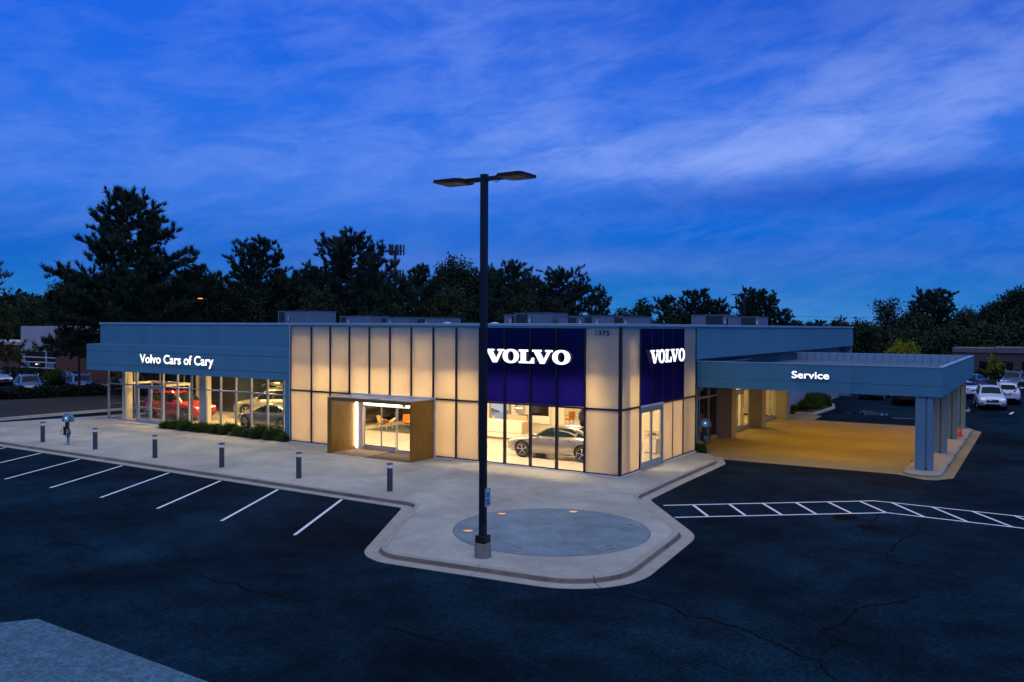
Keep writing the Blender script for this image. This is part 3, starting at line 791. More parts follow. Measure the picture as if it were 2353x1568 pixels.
SY = (1.0, .60, .09)
ceiling_or_added_lamp(-3.2, 20.0, 3.39, 1.6, 1.6, 120, SY); ceiling_or_added_lamp(-3.2, 26.5, 3.39, 1.6, 1.6, 120, SY)
# ================================================================== SERVICE CANOPY
cn = thing('service_canopy', 'flat service canopy with blue-grey fascia on four columns over the drive', 'canopy', (6, 20, 0))
def C(mb, name, mat, **k): return mb.build(name, mat, cn, **k)
X1, Y0, Y1 = 11.95, 9.72, 31.0
for z0, z1 in ((3.49, 3.985), (4.00, 4.865)):
    for a, b in ((.05, 4.0), (4.006, 8.0), (8.006, X1)):
        C(MB().box(a, b, Y0, Y0 + .10, z0, z1), 'fascia_panel', m_clad)
    for a, b in ((Y0 + .101, 16.8), (16.806, 23.9), (23.906, Y1)):
        C(MB().box(X1 - .10, X1, a, b, z0, z1), 'fascia_panel', m_clad)
    C(MB().box(.05, X1 - .101, Y1 - .10, Y1, z0, z1), 'fascia_panel', m_clad)
C(MB().box(.08, X1 - .03, Y0 + .03, Y0 + .13, 3.5, 4.86), 'fascia_backing', m_black)
C(MB().box(X1 - .13, X1 - .03, Y0 + .131, Y1 - .03, 3.5, 4.86), 'fascia_backing', m_black)
C(MB().box(.05, X1 + .02, Y0 - .02, Y0 + .22, 4.866, 4.905), 'coping', m_coping)
C(MB().box(X1 - .22, X1 + .02, Y0 + .221, Y1 - .22, 4.866, 4.905), 'coping', m_coping)
C(MB().box(.05, X1 + .02, Y1 - .219, Y1 + .02, 4.866, 4.905), 'coping', m_coping)
C(MB().box(.04, X1 - .14, Y0 + .14, Y1 - .14, 4.25, 4.33), 'roof', m_roof)
C(MB().box(.3, X1 - .3, Y1 - .30, Y1 - .14, 4.331, 4.86), 'parapet', m_coping)
for i in range(22): C(MB().box(.5 + i * .52, .54 + i * .52, Y1 - .33, Y1 - .301, 4.34, 4.84), 'parapet_rib', m_clad)
C(MB().box(.3, X1 - .3, Y0 + .14, Y0 + .26, 4.331, 4.80), 'parapet', m_roof)
C(MB().box(X1 - .26, X1 - .14, Y0 + .27, Y1 - .31, 4.331, 4.80), 'parapet', m_roof)
C(MB().box(.02, X1 - .14, Y0 + .14, Y1 - .14, 3.50, 3.56), 'canopy_ceiling', M('canopy_ceiling', (.5, .42, .28), .7))
for i, y in enumerate((9.78, 16.55, 23.3, 29.6)):
    c = C(MB().box(10.80, 11.24, y, y + .62, .0, 3.49).box(11.24, 11.31, y + .06, y + .56, .0, 3.49).box(11.31, 11.56, y, y + .62, .0, 3.49), 'column', M('column_paint', (.14, .25, .31), .5, var=.06, scale=6, stretch=(1, 1, .15)), bevel=.012)
    BASE[c.name] = BASE[cn.name]
    MB().box(11.245, 11.305, y - .02, y + .055, .0, .10).build('drain_outlet', m_black, c)
m_sod = emitter('sodium_lamp', (1.0, .62, .14), 5.0)
for x in (2.9, 6.4, 9.2):
    for y in (13.0, 18.5, 24.0, 28.6):
        C(MB().lathe([(.001, -.03), (.20, -.03), (.22, 0)], (x, y, 3.5), 16), 'canopy_light', m_sod)
        l = bpy.data.lights.new('canopy_light_glow', 'AREA'); l.shape = 'DISK'; l.size = .34; l.energy = 39 if y < 28 else 26; l.color = (1.0, .54, .012)
        o = bpy.data.objects.new('canopy_light_glow', l); COL.objects.link(o); o.parent = cn; o.location = Vector((x, y, 3.46)) * U - BASE[cn.name]

# ================================================================== SIGNS
def glyph_V(x0, w, z0, h):
    P_ = [(0, 1), (.47, 1), (.47, .86), (.385, .86), (.575, .33), (.735, .86), (.635, .86), (.635, 1), (1, 1), (1, .86), (.90, .86), (.61, 0), (.385, 0), (.085, .86), (0, .86)]
    return [(x0 + a * w, z0 + b * h) for a, b in P_]
def glyph_L(x0, w, z0, h):
    P_ = [(0, 1), (.60, 1), (.60, .86), (.46, .86), (.46, .13), (.70, .13), (.84, .42), (.98, .42), (.98, 0), (0, 0), (0, .14), (.12, .14), (.12, .86), (0, .86)]
    return [(x0 + a * w, z0 + b * h) for a, b in P_]
def letter_poly(poly, d, T, name, parent):
    """solid letter: face, thin return and back from an outline (x, z)"""
    n = len(poly); mb = MB()
    from mathutils.geometry import tessellate_polygon
    tri = tessellate_polygon([[Vector((x, z, 0)) for x, z in poly]])
    vs = [T(x, z, d) for x, z in poly] + [T(x, z, 0) for x, z in poly]
    mb.add(vs, [tuple(t) for t in tri], 0)
    mb.m = [0] * len(mb.f)
    mb.add(vs, [(i, (i + 1) % n, n + (i + 1) % n, n + i) for i in range(n)], 1)
    return mb.build(name, [m_sign, m_signside], parent, recalc=False)
def letter_O(x0, w, z0, h, d, T, name, parent):
    n = 40; mb = MB(); vs = []
    cx, cz = x0 + w / 2, z0 + h / 2
    def se(rx, rz, t, e=.92):
        c, s = math.cos(t), math.sin(t)
        return cx + rx * math.copysign(abs(c) ** e, c), cz + rz * math.copysign(abs(s) ** e, s)
    ou = [se(w / 2, h / 2 + .015, 2 * math.pi * i / n) for i in range(n)]
    inn = [se(w * .195, h * .37, 2 * math.pi * i / n) for i in range(n)]
    vs = [T(x, z, d) for x, z in ou] + [T(x, z, d) for x, z in inn] + [T(x, z, 0) for x, z in ou] + [T(x, z, 0) for x, z in inn]
    mb.add(vs, [(i, (i + 1) % n, n + (i + 1) % n, n + i) for i in range(n)], 0)
    mb.add(vs, [(i, 2 * n + i, 2 * n + (i + 1) % n, (i + 1) % n) for i in range(n)] + [(n + i, n + (i + 1) % n, 3 * n + (i + 1) % n, 3 * n + i) for i in range(n)], 1)
    return mb.build(name, [m_sign, m_signside], parent, recalc=False)
def wordmark(parent, x0, W, z0, h, d, T):
    letter_poly(glyph_V(x0, W * .236, z0, h), d, T, 'letter_V', parent)
    letter_O(x0 + W * .214, W * .196, z0, h, d, T, 'letter_O', parent)
    letter_poly(glyph_L(x0 + W * .408, W * .186, z0, h), d, T, 'letter_L', parent)
    letter_poly(glyph_V(x0 + W * .566, W * .236, z0, h), d, T, 'letter_V', parent)
    letter_O(x0 + W * .797, W * .203, z0, h, d, T, 'letter_O', parent)
s1 = thing('sign', 'big lit white brand lettering on the blue panels beside the lamp post', 'sign', (-4.7, -.1, 5))
wordmark(s1, -7.12, 4.70, 4.98, .645, .13, lambda x, z, d: (x, -.08 - d, z))
s2 = thing('sign', 'lit white brand lettering on the blue side wall round the corner above the door', 'sign', (.2, 5, 5))
wordmark(s2, 2.95, 4.55, 4.98, .645, .08, lambda x, z, d: (.10 + d, x, z))

def text_letters(parent, txt, x0, x1, z0, zcap, T, mat, d, off, names=None, side=None, gap=0.0):
    """text set in the built-in font, stretched to the measured box, one mesh per letter"""
    cu = bpy.data.curves.new('t', 'FONT'); cu.body = txt; cu.offset = off; cu.extrude = 0; cu.resolution_u = 5
    cu.space_character = 1.0 + gap
    ob = bpy.data.objects.new('t', cu); COL.objects.link(ob)
    dg = bpy.context.evaluated_depsgraph_get(); me = bpy.data.meshes.new_from_object(ob.evaluated_get(dg))
    bpy.data.objects.remove(ob); bpy.data.curves.remove(cu)
    bm = bmesh.new(); bm.from_mesh(me); bpy.data.meshes.remove(me)
    seen = set(); isl = []
    for v in bm.verts:
        if v.index in seen: continue
        st = [v]; grp = []
        seen.add(v.index)
        while st:
            a = st.pop(); grp.append(a)
            for e in a.link_edges:
                b = e.other_vert(a)
                if b.index not in seen: seen.add(b.index); st.append(b)
        isl.append(grp)
    rng = sorted([[min(v.co.x for v in gr), max(v.co.x for v in gr), gr] for gr in isl], key=lambda q: q[0])
    lets = []
    for a, b, gr in rng:
        if lets and a < lets[-1][1] - .06: lets[-1][1] = max(b, lets[-1][1]); lets[-1][2] += gr
        else: lets.append([a, b, list(gr)])
    xa, xb = lets[0][0], max(l[1] for l in lets)
    cap = .73
    sx = (x1 - x0) / (xb - xa); sz = (zcap - z0) / cap
    chars = [c for c in txt if c != ' ']
    for k, (a, b, gr) in enumerate(lets):
        idx = {v.index: i for i, v in enumerate(gr)}
        fs = [tuple(idx[v.index] for v in f.verts) for f in bm.faces if f.verts[0].index in idx]
        flat = [(x0 + (v.co.x - xa) * sx, z0 + v.co.y * sz) for v in gr]
        mb = MB(); n = len(flat)
        mb.add([T(x, z, d) for x, z in flat], fs, 0)
        es = [e for e in bm.edges if len(e.link_faces) == 1 and e.verts[0].index in idx]
        if d:
            mb.add([T(x, z, d) for x, z in flat] + [T(x, z, 0) for x, z in flat],
                   [(idx[e.verts[0].index], idx[e.verts[1].index], n + idx[e.verts[1].index], n + idx[e.verts[0].index]) for e in es], 1)
        nm = ('letter_' + chars[k]) if len(lets) == len(chars) else 'letter'
        if nm[-1].isdigit(): nm = 'digit'
        mb.build(nm, [mat, side or mat], parent, recalc=False)
    bm.free()
s3 = thing('sign', 'lit white dealership name above the left wing doors', 'sign', (-31, 0, 4.4))
text_letters(s3, 'Volvo Cars of Cary', -35.0, -27.5, 4.20, 4.79, lambda x, z, d: (x, -.02 - d, z), m_signwarm, .10, .020, side=m_signside)
s4 = thing('sign', 'lit white Service lettering on the canopy fascia', 'sign', (6, 9.7, 4.4))
text_letters(s4, 'Service', 5.08, 6.90, 4.165, 4.535, lambda x, z, d: (x, Y0 - .02 - d, z), m_sign, .07, .014, side=m_signside)
s5 = thing('house_number', 'black number 1375 at the top of the corner panel', 'house number', (-.9, 0, 6.4))
text_letters(s5, '1375', -1.23, -.53, 6.335, 6.565, lambda x, z, d: (x, -.035 - d, z), m_black, .02, .012)

# ================================================================== LAMP POST
lx, ly = 2.15, -14.0
lp = thing('lamp_post', 'tall dark square lamp post with two flat unlit heads on the concrete island', 'lamp post', (lx, ly, 0))
m_cbase = M('base_concrete', (.22, .19, .155), .9, var=.18, scale=4, bump=.5, bscale=30)
MB().lathe([(.245, 0), (.245, .40), (.235, .42), (.001, .42)], (lx, ly, 0), 28).build('concrete_base', m_cbase, lp, smooth=True)
MB().box(lx - .165, lx + .165, ly - .165, ly + .165, .42, .64).build('base_cover', m_pole, lp, bevel=.01)
MB().box(lx - .088, lx + .088, ly - .088, ly + .088, .64, 11.08).build('pole', m_pole, lp, bevel=.008)
MB().box(lx - .10, lx + .10, ly - .10, ly + .10, 11.081, 11.10).build('pole_cap', m_pole, lp)
MB().box(lx + .089, lx + .11, ly - .05, ly + .05, 1.0, 1.2).build('hand_hole_cover', m_pole, lp)
m_lens = M('led_lens', (.30, .22, .22), .25, spec=.7)
m_head = M('head_metal', (.016, .014, .016), .5, .3)
for sgn in (-1, 1):
    x0, x1 = lx + sgn * .088, lx + sgn * .74
    MB().box(min(x0, x1), max(x0, x1), ly - .05, ly + .05, 10.90, 11.03).build('arm', m_pole, lp, bevel=.006)
    MB().box(min(x0, x1) , max(x0, x1), ly - .085, ly - .051, 10.915, 10.96).build('arm_rail', m_pole, lp)
    hx0, hx1 = lx + sgn * .60, lx + sgn * (1.60 if sgn < 0 else 1.50)
    a, b = min(hx0, hx1), max(hx0, hx1)
    tip = hx1
    pl = [(hx0, ly - .30), (hx0 + sgn * .14, ly - .44), (tip - sgn * .08, ly - .44), (tip, ly - .34), (tip, ly + .42), (tip - sgn * .08, ly + .50), (hx0 + sgn * .14, ly + .50), (hx0, ly + .36)]
    hd = MB().prism(pl if sgn > 0 else pl[::-1], 10.93, 11.01).build('lamp_head', m_head, lp, bevel=.012)
    BASE[hd.name] = BASE[lp.name]
    MB().box(a + .30, b - .12, ly - .34, ly + .38, 10.916, 10.929).build('lens', m_head, hd)
    MB().box(min(hx0 + sgn * .16, hx0 + sgn * .36), max(hx0 + sgn * .16, hx0 + sgn * .36), ly - .34, ly + .38, 10.905, 10.929).build('driver_cover', m_lens, hd)
MB().lathe([(.05, 0), (.05, .05), (.03, .08), (.001, .085)], (lx - .62, ly - .13, 11.0), 12).build('photocell', m_alu_w, lp, smooth=True)
MB().tube([(lx + .42, ly - .12, 10.92), (lx + .45, ly - .16, 10.84), (lx + .55, ly - .2, 10.80), (lx + .68, ly - .25, 10.83), (lx + .76, ly - .3, 10.92)], .010, 6).build('cable', m_black, lp)
sg = thing('parking_sign', 'small pale blue parking sign fixed low on the lamp post', 'sign', (lx + .1, ly, 1.5))
m_plate = M('sign_plate', (.24, .38, .46), .4, var=.05)
m_ink = M('sign_ink', (.015, .05, .22), .5)
yy0, yy1 = ly - .04, ly + .24
MB().box(lx + .092, lx + .102, yy0, yy1, 1.46, 2.0).build('sign_plate', m_plate, sg, bevel=.004)
for z0, z1, a, b in ((1.865, 1.875, .03, .25), (1.98, 1.985, .03, .25), (1.80, 1.825, .05, .23), (1.755, 1.78, .07, .21), (1.64, 1.66, .05, .23), (1.605, 1.625, .06, .22), (1.535, 1.565, .06, .22)):
    MB().box(lx + .1025, lx + .106, yy0 + a, yy0 + b, z0, z1).build('print_line', m_ink, sg)
MB().add([(lx + .106, yy0 + .22, 1.515), (lx + .106, yy0 + .26, 1.55), (lx + .106, yy0 + .22, 1.585)], [(0, 1, 2)]).build('arrow_head', m_ink, sg, recalc=False)
MB().box(lx + .1025, lx + .106, yy0 + .09, yy0 + .20, 1.895, 1.97).build('symbol', M('symbol_white', (.6, .7, .75), .5), sg)

# ================================================================== BOLLARDS
m_bol = M('bollard_metal', (.060, .068, .070), .5, .3, var=.05)
m_bl = M('bollard_lens', (.55, .62, .72), .2, emis=(.75, .85, 1.0), estr=.12)
def bollard():
    t = thing('bollard', '', 'bollard', (0, 0, 0))
    MB().lathe([(.118, 0), (.118, .93), (.11, .945), (.10, .945)], n=24).build('post', m_bol, t, smooth=True)
    MB().lathe([(.095, .945), (.055, 1.075)], n=20).build('lens', m_bl, t, smooth=True)
    MB().lathe([(.05, 1.076), (.135, 1.09), (.145, 1.12), (.12, 1.145), (.001, 1.15)], n=24).build('cap', m_bol, t, smooth=True)
    MB().lathe([(.13, .0), (.13, .012), (.119, .013)], n=24).build('base_ring', m_bol, t, smooth=True)
    return t
b0 = bollard(); b0['group'] = 'bollard lights along the front walk'
bl = ['bollard light at the left end of the row, nearest the charging post', 'bollard light in front of the left wing glass doors, second from the left', 'bollard light in front of the red car and the planting, third from the left',
      'bollard light in front of the grey car, fourth from the left', 'bollard light in front of the walnut entrance, second from the right', 'bollard light at the right end of the row, nearest the lamp post']
for k, x in enumerate((-32.34, -27.18, -21.97, -16.86, -11.73, -6.51)):
    o = b0 if k == 0 else copy_tree(b0)
    o.location = Vector((x, -8.0, 0)) * U; o['label'] = bl[k]

# ================================================================== CAR CHARGERS
m_chg = M('charger_shell', (.07, .17, .27), .35, coat=.3)
m_face = M('charger_face', (.40, .50, .55), .4)
m_led = emitter('green_led', (.25, 1.0, .35), 3.0)
def charger(label):
    t = thing('charging_post', label, 'car charger', (0, 0, 0), 'electric car chargers')
    MB().box(-.07, .07, -.04, .04, 0, 1.35).build('post', M('charger_post', (.16, .25, .34), .4), t, bevel=.008)
    MB().box(-.14, .14, -.10, .10, 0, .03).build('base_plate', m_alu, t)
    arc = [(-.34, 1.30), (-.34, 1.42)] + [(.34 * math.cos(a), 1.44 + .30 * math.sin(a)) for a in [math.pi - i * math.pi / 12 for i in range(13)]] + [(.34, 1.30)]
    MB().prism_y(arc, -.12, .12).build('hood', m_chg, t, smooth=True, bevel=.02)
    MB().lathe([(.001, -.025), (.17, -.022), (.185, 0)], (0, -.121, 1.47), 24, axis='y').build('face_plate', m_face, t, smooth=True)
    MB().lathe([(.001, -.012), (.028, -.010), (.03, 0)], (0, -.147, 1.50), 12, axis='y').build('status_light', m_led, t)
    MB().box(-.12, .05, -.10, -.02, .95, 1.30).build('holster', m_black, t, bevel=.01)
    for k in range(3):
        rr = .17 + .025 * k; cx = .06 + .015 * k; cz = .80 - .05 * k
        pts = [(cx + rr * math.cos(a), -.10 - .02 * k, cz + rr * 1.1 * math.sin(a)) for a in [i * math.pi / 12 for i in range(25)]]
        MB().tube(pts, .018, 6).build('cable_coil', m_rubber, t, smooth=True)
    MB().box(-.24, -.10, -.12, -.02, .55, 1.02).build('connector', m_black, t, bevel=.02)
    MB().tube([(-.24, -.08, 1.02), (-.36, -.1, .92), (-.42, -.1, .72), (-.38, -.1, .58), (-.30, -.1, .56), (-.22, -.08, .68)], .012, 6).build('cable', m_rubber, t, smooth=True)
    return t
c1 = charger('car charging post with round face and coiled cable between the two leftmost bollards'); c1.location = Vector((-30.0, -7.86, 0)) * U; c1.rotation_euler = (0, 0, R(14))
c2 = copy_tree(c1, loc=(.22, 10.55, -.142), rotz=R(22), label='car charging post with lit green dot beside the dark service windows'); c2.scale = (1, 1, 1.07)

# ================================================================== TRAFFIC CONE
co = thing('traffic_cone', 'small orange traffic cone behind the third canopy column', 'traffic cone', (11.62, 24.75, 0))
m_or = M('cone_orange', (.75, .06, .02), .5)
MB().box(11.40, 11.84, 24.53, 24.97, 0, .04).build('base', m_or, co, bevel=.01)
MB().lathe([(.15, .04), (.04, .62), (.03, .63), (.03, .60)], (11.62, 24.75, 0), 16).build('cone', m_or, co, smooth=True)

# ================================================================== ROOFTOP UNITS
m_hv2 = M('hvac_light_panel', (.28, .30, .32), .5)
m_hv3 = M('hvac_label', (.55, .66, .70), .5)
def rtu(x0, x1, y, d, ztop, label, dark=(.05, .38), box=.5, step=None):
    t = thing('rooftop_unit', label, 'rooftop unit', ((x0 + x1) / 2, y + d / 2, 6.35), 'air handling units on the roof')
    w = x1 - x0; zb = 6.50
    MB().box(x0 + .08, x1 - .08, y + .08, y + d - .08, 6.35, zb).build('roof_curb', m_black, t)
    MB().box(x0, x1, y, y + d, zb, ztop).build('casing', m_hvac, t, bevel=.015)
    MB().box(x0 - .03, x1 + .03, y - .03, y + d + .03, ztop + .001, ztop + .035).build('lid', m_hvac, t)
    g0, g1 = x0 + dark[0] * w, x0 + dark[1] * w
    gz = MB().box(g0, g1, y - .012, y - .001, zb + .08, ztop - .06).build('coil_grille', m_hvac_d, t)
    bx = x0 + box * w
    MB().box(bx, bx + .16, y - .06, y - .001, zb + (ztop - zb) * .42, zb + (ztop - zb) * .78).build('service_box', m_hv2, t)
    MB().box(bx + .03, bx + .12, y - .066, y - .061, zb + (ztop - zb) * .5, zb + (ztop - zb) * .66).build('label_plate', m_hv3, t)
    for q in (.5, .75): MB().box(x0 + q * w, x0 + q * w + .012, y - .004, y - .001, zb + .04, ztop - .04).build('panel_seam', m_hvac_d, t)
    fan = [(x0 + w * .28, y + d / 2), (x0 + w * .7, y + d / 2)]
    for fx, fy in fan: MB().lathe([(.30, 0), (.30, .06), (.26, .06)], (fx, fy, ztop + .036), 16).build('fan_guard', m_black, t)
    return t
rtu(-32.95, -29.3, 10, 2.4, 7.77, 'largest rooftop unit above the left wing, with white labels', (.03, .2), .30)
rtu(-26.6, -23.75, 10, 2.0, 7.38, 'low rooftop unit, second from the left, right of the largest one', (.03, .2), .28)
rtu(-22.8, -20.3, 10, 2.0, 7.28, 'low rooftop unit, third from the left', (.03, .22), .34)
rtu(-19.6, -17.4, 10, 2.0, 7.24, 'lowest rooftop unit, fourth from the left, with dark left half', (.03, .33), .34)
rtu(-11.4, -10.62, 8.1, 1.6, 7.40, 'small box unit on the roof right behind the lamp post', (.7, .95), .5)
rtu(-10.6, -8.12, 8.0, 2.0, 7.49, 'tall rooftop unit above the big blue sign, with a dark coil face', (.04, .36), .40)
rtu(-7.78, -6.1, 8.2, 1.8, 7.30, 'rooftop unit with a square dark grille left of the corner number panel', (.40, .72), .84)
rtu(-6.0, -4.15, 8.0, 1.8, 7.31, 'rooftop unit above the right end of the blue sign, with pale switch box', (.04, .28), .42)
rtu(-4.1, -2.78, 8.2, 1.8, 7.26, 'rooftop unit above the corner panel with its left part dark', (.03, .32), .4)
rtu(-5.94, -3.3, 25, 2.6, 7.62, 'left of the two rooftop units above the service side, half its face dark', (.42, .9), .93)
rtu(-3.2, -1.05, 25, 2.6, 7.47, 'right of the two rooftop units above the service side', (.44, .92), .94)
for x, lb in ((-15.55, 'white dome vent on the roof left of the lamp post'), (-12.0, 'white dome vent on the roof right of the lamp post')):
    tag(MB().lathe([(.22, 0), (.22, .42), (.34, .46), (.28, .56), (.12, .62), (.001, .63)], (x, 8.0, 6.35), 16).build('roof_vent', M('vent_white', (.55, .62, .66), .4), smooth=True), lb, 'roof vent')

# ================================================================== SHOWROOM FURNITURE
m_desk = M('white_desk', (.82, .76, .66), .35)
m_tan = M('desk_side', (.52, .38, .24), .5)
dk = thing('reception_desk', 'long white reception desk with raised tan block behind the corner windows', 'desk', (-11, 8.1, .02))
MB().box(-12.9, -9.78, 7.55, 8.45, .14, .42).build('desk_base', m_desk, dk, bevel=.008)
MB().box(-12.8, -9.9, 7.65, 8.4, .02, .139).build('plinth', M('plinth', (.35, .25, .16), .6), dk)
MB().box(-12.9, -9.80, 7.55, 8.45, .45, 1.12).build('desk_front', m_desk, dk, bevel=.008)
MB().box(-9.799, -9.77, 7.56, 8.44, .45, 1.11).build('end_panel', m_tan, dk)
MB().box(-11.28, -9.9, 8.30, 8.44, 1.121, 1.42).build('raised_screen', m_tan, dk, bevel=.005)
tag(MB().box(-12.02, -11.92, 7.85, 7.95, 1.12, 1.31).build('desk_ornament', M('pale_wood', (.62, .46, .28), .5)), 'small pale wooden block standing on the reception desk', 'ornament')
tag(MB().box(-10.6, -10.1, 8.5, 8.8, 1.15, 1.44).build('office_chair', m_black), 'black chair back behind the reception desk', 'chair')
# lake picture on the feature wall, built as a flat lit screen with mirrored shore shapes
lk = thing('wall_screen', 'lit wall screen showing a misty lake with trees, left of the round emblem', 'screen', (-12.5, 9.45, 1.4))
MB().box(-13.32, -11.75, 9.40, 9.49, .95, 2.25).build('frame', M('wood_frame', (.26, .17, .09), .5), lk)
SCR = lambda n, c, s: M(n, (.04, .04, .05), .3, emis=c, estr=s)
m_l1 = SCR('screen_sky', (.74, .82, 1.0), .62); m_l2 = SCR('screen_water', (.55, .63, .85), .55); m_l3 = SCR('screen_trees', (.10, .13, .13), .35); m_l4 = SCR('screen_mist', (.30, .36, .45), .5)
MB().quad((-13.2, 9.398, 1.42), (-11.88, 9.398, 1.42), (-11.88, 9.398, 2.17), (-13.2, 9.398, 2.17)).build('screen_sky', m_l1, lk, recalc=False)
MB().quad((-13.2, 9.398, 1.02), (-11.88, 9.398, 1.02), (-11.88, 9.398, 1.42), (-13.2, 9.398, 1.42)).build('screen_water', m_l2, lk, recalc=False)
random.seed(3)
def shore(x0, x1, zc, hh, sg_, m, nm):
    n = 14; top = [(x0 + (x1 - x0) * i / n, zc + sg_ * (hh * (1 - (i / n)) ** .7 * random.uniform(.75, 1.1) if x1 > x0 else hh * (1 - i / n) * random.uniform(.7, 1.1))) for i in range(n + 1)]
    mb = MB(); vs = [(x, 9.396, z) for x, z in top] + [(x, 9.396, zc) for x, z in top]
    mb.add(vs, [(i, i + 1, n + 2 + i, n + 1 + i) for i in range(n)]).build(nm, m, lk, recalc=False)
shore(-13.18, -12.45, 1.42, .24, 1, m_l3, 'screen_trees'); shore(-13.18, -12.45, 1.42, .20, -1, m_l4, 'screen_reflection')
shore(-11.9, -12.12, 1.42, .16, 1, m_l3, 'screen_trees'); shore(-11.9, -12.12, 1.42, .14, -1, m_l4, 'screen_reflection')
# round emblem: ring, arrow, crossbar with word
em = thing('round_emblem', 'round silver emblem with arrow and white word on a bar on the cream wall', 'emblem', (-11.1, 9.42, 1.75))
m_chrome = M('chrome', (.75, .73, .70), .15, 1.0)
MB().lathe([(.26, -.06), (.26, 0), (.36, 0), (.36, -.06), (.345, -.08), (.275, -.08), (.26, -.06)], (-11.1, 9.45, 1.73), 36, axis='y').build('ring', m_chrome, em, smooth=True)
MB().lathe([(.001, -.01), (.26, -.01), (.26, 0)], (-11.1, 9.47, 1.73), 30, axis='y').build('disc', M('emblem_disc', (.55, .48, .40), .5), em)
MB().box(-11.40, -10.80, 9.36, 9.40, 1.66, 1.81).build('crossbar', M('emblem_blue', (.01, .012, .05), .3), em)
wordmark(em, -11.37, .54, 1.69, .095, .015, lambda x, z, d: (x, 9.355 - d, z))
MB().obox((-10.79, 9.38, 2.05), (.09, 0, .09), (0, .03, 0), (-.02, 0, .02)).add([(-10.66, 9.36, 2.2), (-10.82, 9.36, 2.2), (-10.66, 9.36, 2.03)], [(0, 1, 2)]).build('arrow', m_chrome, em)
tvw = thing('wall_display', 'dark television in a white wall cabinet right of the round emblem', 'screen', (-9.6, 9.4, 1.4))
MB().box(-10.33, -8.96, 9.38, 9.49, .88, 2.2).build('cabinet', m_desk, tvw, bevel=.006)
MB().box(-10.24, -9.02, 9.362, 9.379, 1.36, 2.05).build('screen', M('tv_dark', (.012, .010, .008), .12), tvw)
# cabinet and wire rack behind the side door
cb = thing('side_cabinet', 'low white cabinet with a wire rack behind the side glass door', 'cabinet', (-1.7, 7.7, .02))
MB().box(-2.06, -1.36, 7.40, 7.95, .07, .74).build('cabinet_body', m_desk, cb, bevel=.006)
MB().box(-1.72, -1.70, 7.392, 7.399, .1, .72).build('door_gap', m_black, cb)
MB().box(-2.0, -1.42, 7.45, 7.9, .02, .069).build('plinth', m_alu, cb)
for x in (-2.0, -1.42):
    for y in (7.48, 7.88): MB().box(x - .01, x + .01, y - .01, y + .01, .741, 1.14).build('rack_post', m_alu, cb)
for z in (.95, 1.13): MB().box(-2.06, -1.36, 7.44, 7.92, z, z + .018).build('rack_shelf', m_alu, cb)
tag(MB().box(-1.85, -1.5, 7.55, 7.85, .97, 1.02).box(-1.8, -1.52, 7.57, 7.83, 1.02, 1.06).build('paper_tray', M('greenish_folder', (.20, .19, .08), .6)), 'dark green folders lying on the wire rack', 'folders')
wp = tag(MB().box(-2.3, -1.6, 10.46, 10.49, 1.0, 1.9).build('wall_panel', M('pale_grey_board', (.50, .46, .38), .6)), 'pale grey board on the wall above the white cabinet', 'board')
# lounge: rug, bent-plywood shell chair, orange egg chair
rg = tag(MB().prism([(-21.0, 6.5), (-16.4, 6.5), (-16.4, 9.9), (-21.0, 9.9)], .02, .035).build('rug', M('dark_rug', (.045, .055, .045), .95, var=.3, scale=14)), 'dark green-grey rug under the lounge chairs', 'rug')
m_ply = M('plywood', (.62, .36, .11), .35, var=.08, scale=6)
sh = thing('shell_chair', 'honey plywood lounge chair with winged seat and three legs on the rug edge', 'chair', (-20.45, 7.6, .035))
def sheet(fn, nu, nv, th, name, mat, parent):
    vs = []; 
    for k in (0, 1):
        for i in range(nu + 1):
            for j in range(nv + 1):
                p = Vector(fn(i / nu, j / nv)); vs.append((p.x, p.y, p.z - k * th))
    w = nv + 1; o = (nu + 1) * w; fs = []
    for i in range(nu):
        for j in range(nv):
            a = i * w + j; fs.append((a, a + w, a + w + 1, a + 1)); fs.append((o + a, o + a + 1, o + a + w + 1, o + a + w))
    for i in range(nu): fs += [(i * w, o + i * w, o + (i + 1) * w, (i + 1) * w), (i * w + nv, (i + 1) * w + nv, o + (i + 1) * w + nv, o + i * w + nv)]
    for j in range(nv): fs += [(j, j + 1, o + j + 1, o + j), (nu * w + j, o + nu * w + j, o + nu * w + j + 1, nu * w + j + 1)]
    return MB().add(vs, fs).build(name, mat, parent, smooth=True)
sheet(lambda u, v: (-20.45 + .10 + u * .62, 7.6 + (v - .5) * .95, .34 + .20 * math.sin(u * 2.2) + .16 * (2 * abs(v - .5)) ** 2 * (.4 + u)), 10, 12, .03, 'seat', m_ply, sh)
sheet(lambda u, v: (-20.40 - u * .46 - .02, 7.6 + (v - .5) * (.38 + .22 * math.sin(math.pi * min(1, u * 1.15))), .28 + u * .58), 8, 6, .03, 'backrest', m_ply, sh)
MB().tube([(-20.42, 7.6, .33), (-20.78, 7.6, .60), (-20.98, 7.55, .035)], .03, 8).build('leg', m_ply, sh, smooth=True)
for s_ in (-1, 1): MB().tube([(-20.38, 7.6 + s_ * .1, .32), (-19.98, 7.6 + s_ * .22, .50), (-19.88, 7.6 + s_ * .30, .035)], .03, 8).build('leg', m_ply, sh, smooth=True)
eg = thing('egg_chair', 'orange upholstered tub chair with thin legs on the rug', 'chair', (-19.2, 8.9, .035))
m_org = M('orange_fabric', (.75, .25, .03), .8, var=.08, scale=10)
sheet(lambda u, v: (-19.2 + .48 * math.cos(v * 4.4 - 2.2 + math.pi / 2 + .6) * (1 + .10 * u), 8.9 + .48 * math.sin(v * 4.4 - 2.2 + math.pi / 2 + .6) * (1 + .1 * u), .36 + u * (.52 if .2 < v < .8 else .34)), 5, 18, .07, 'shell', m_org, eg)
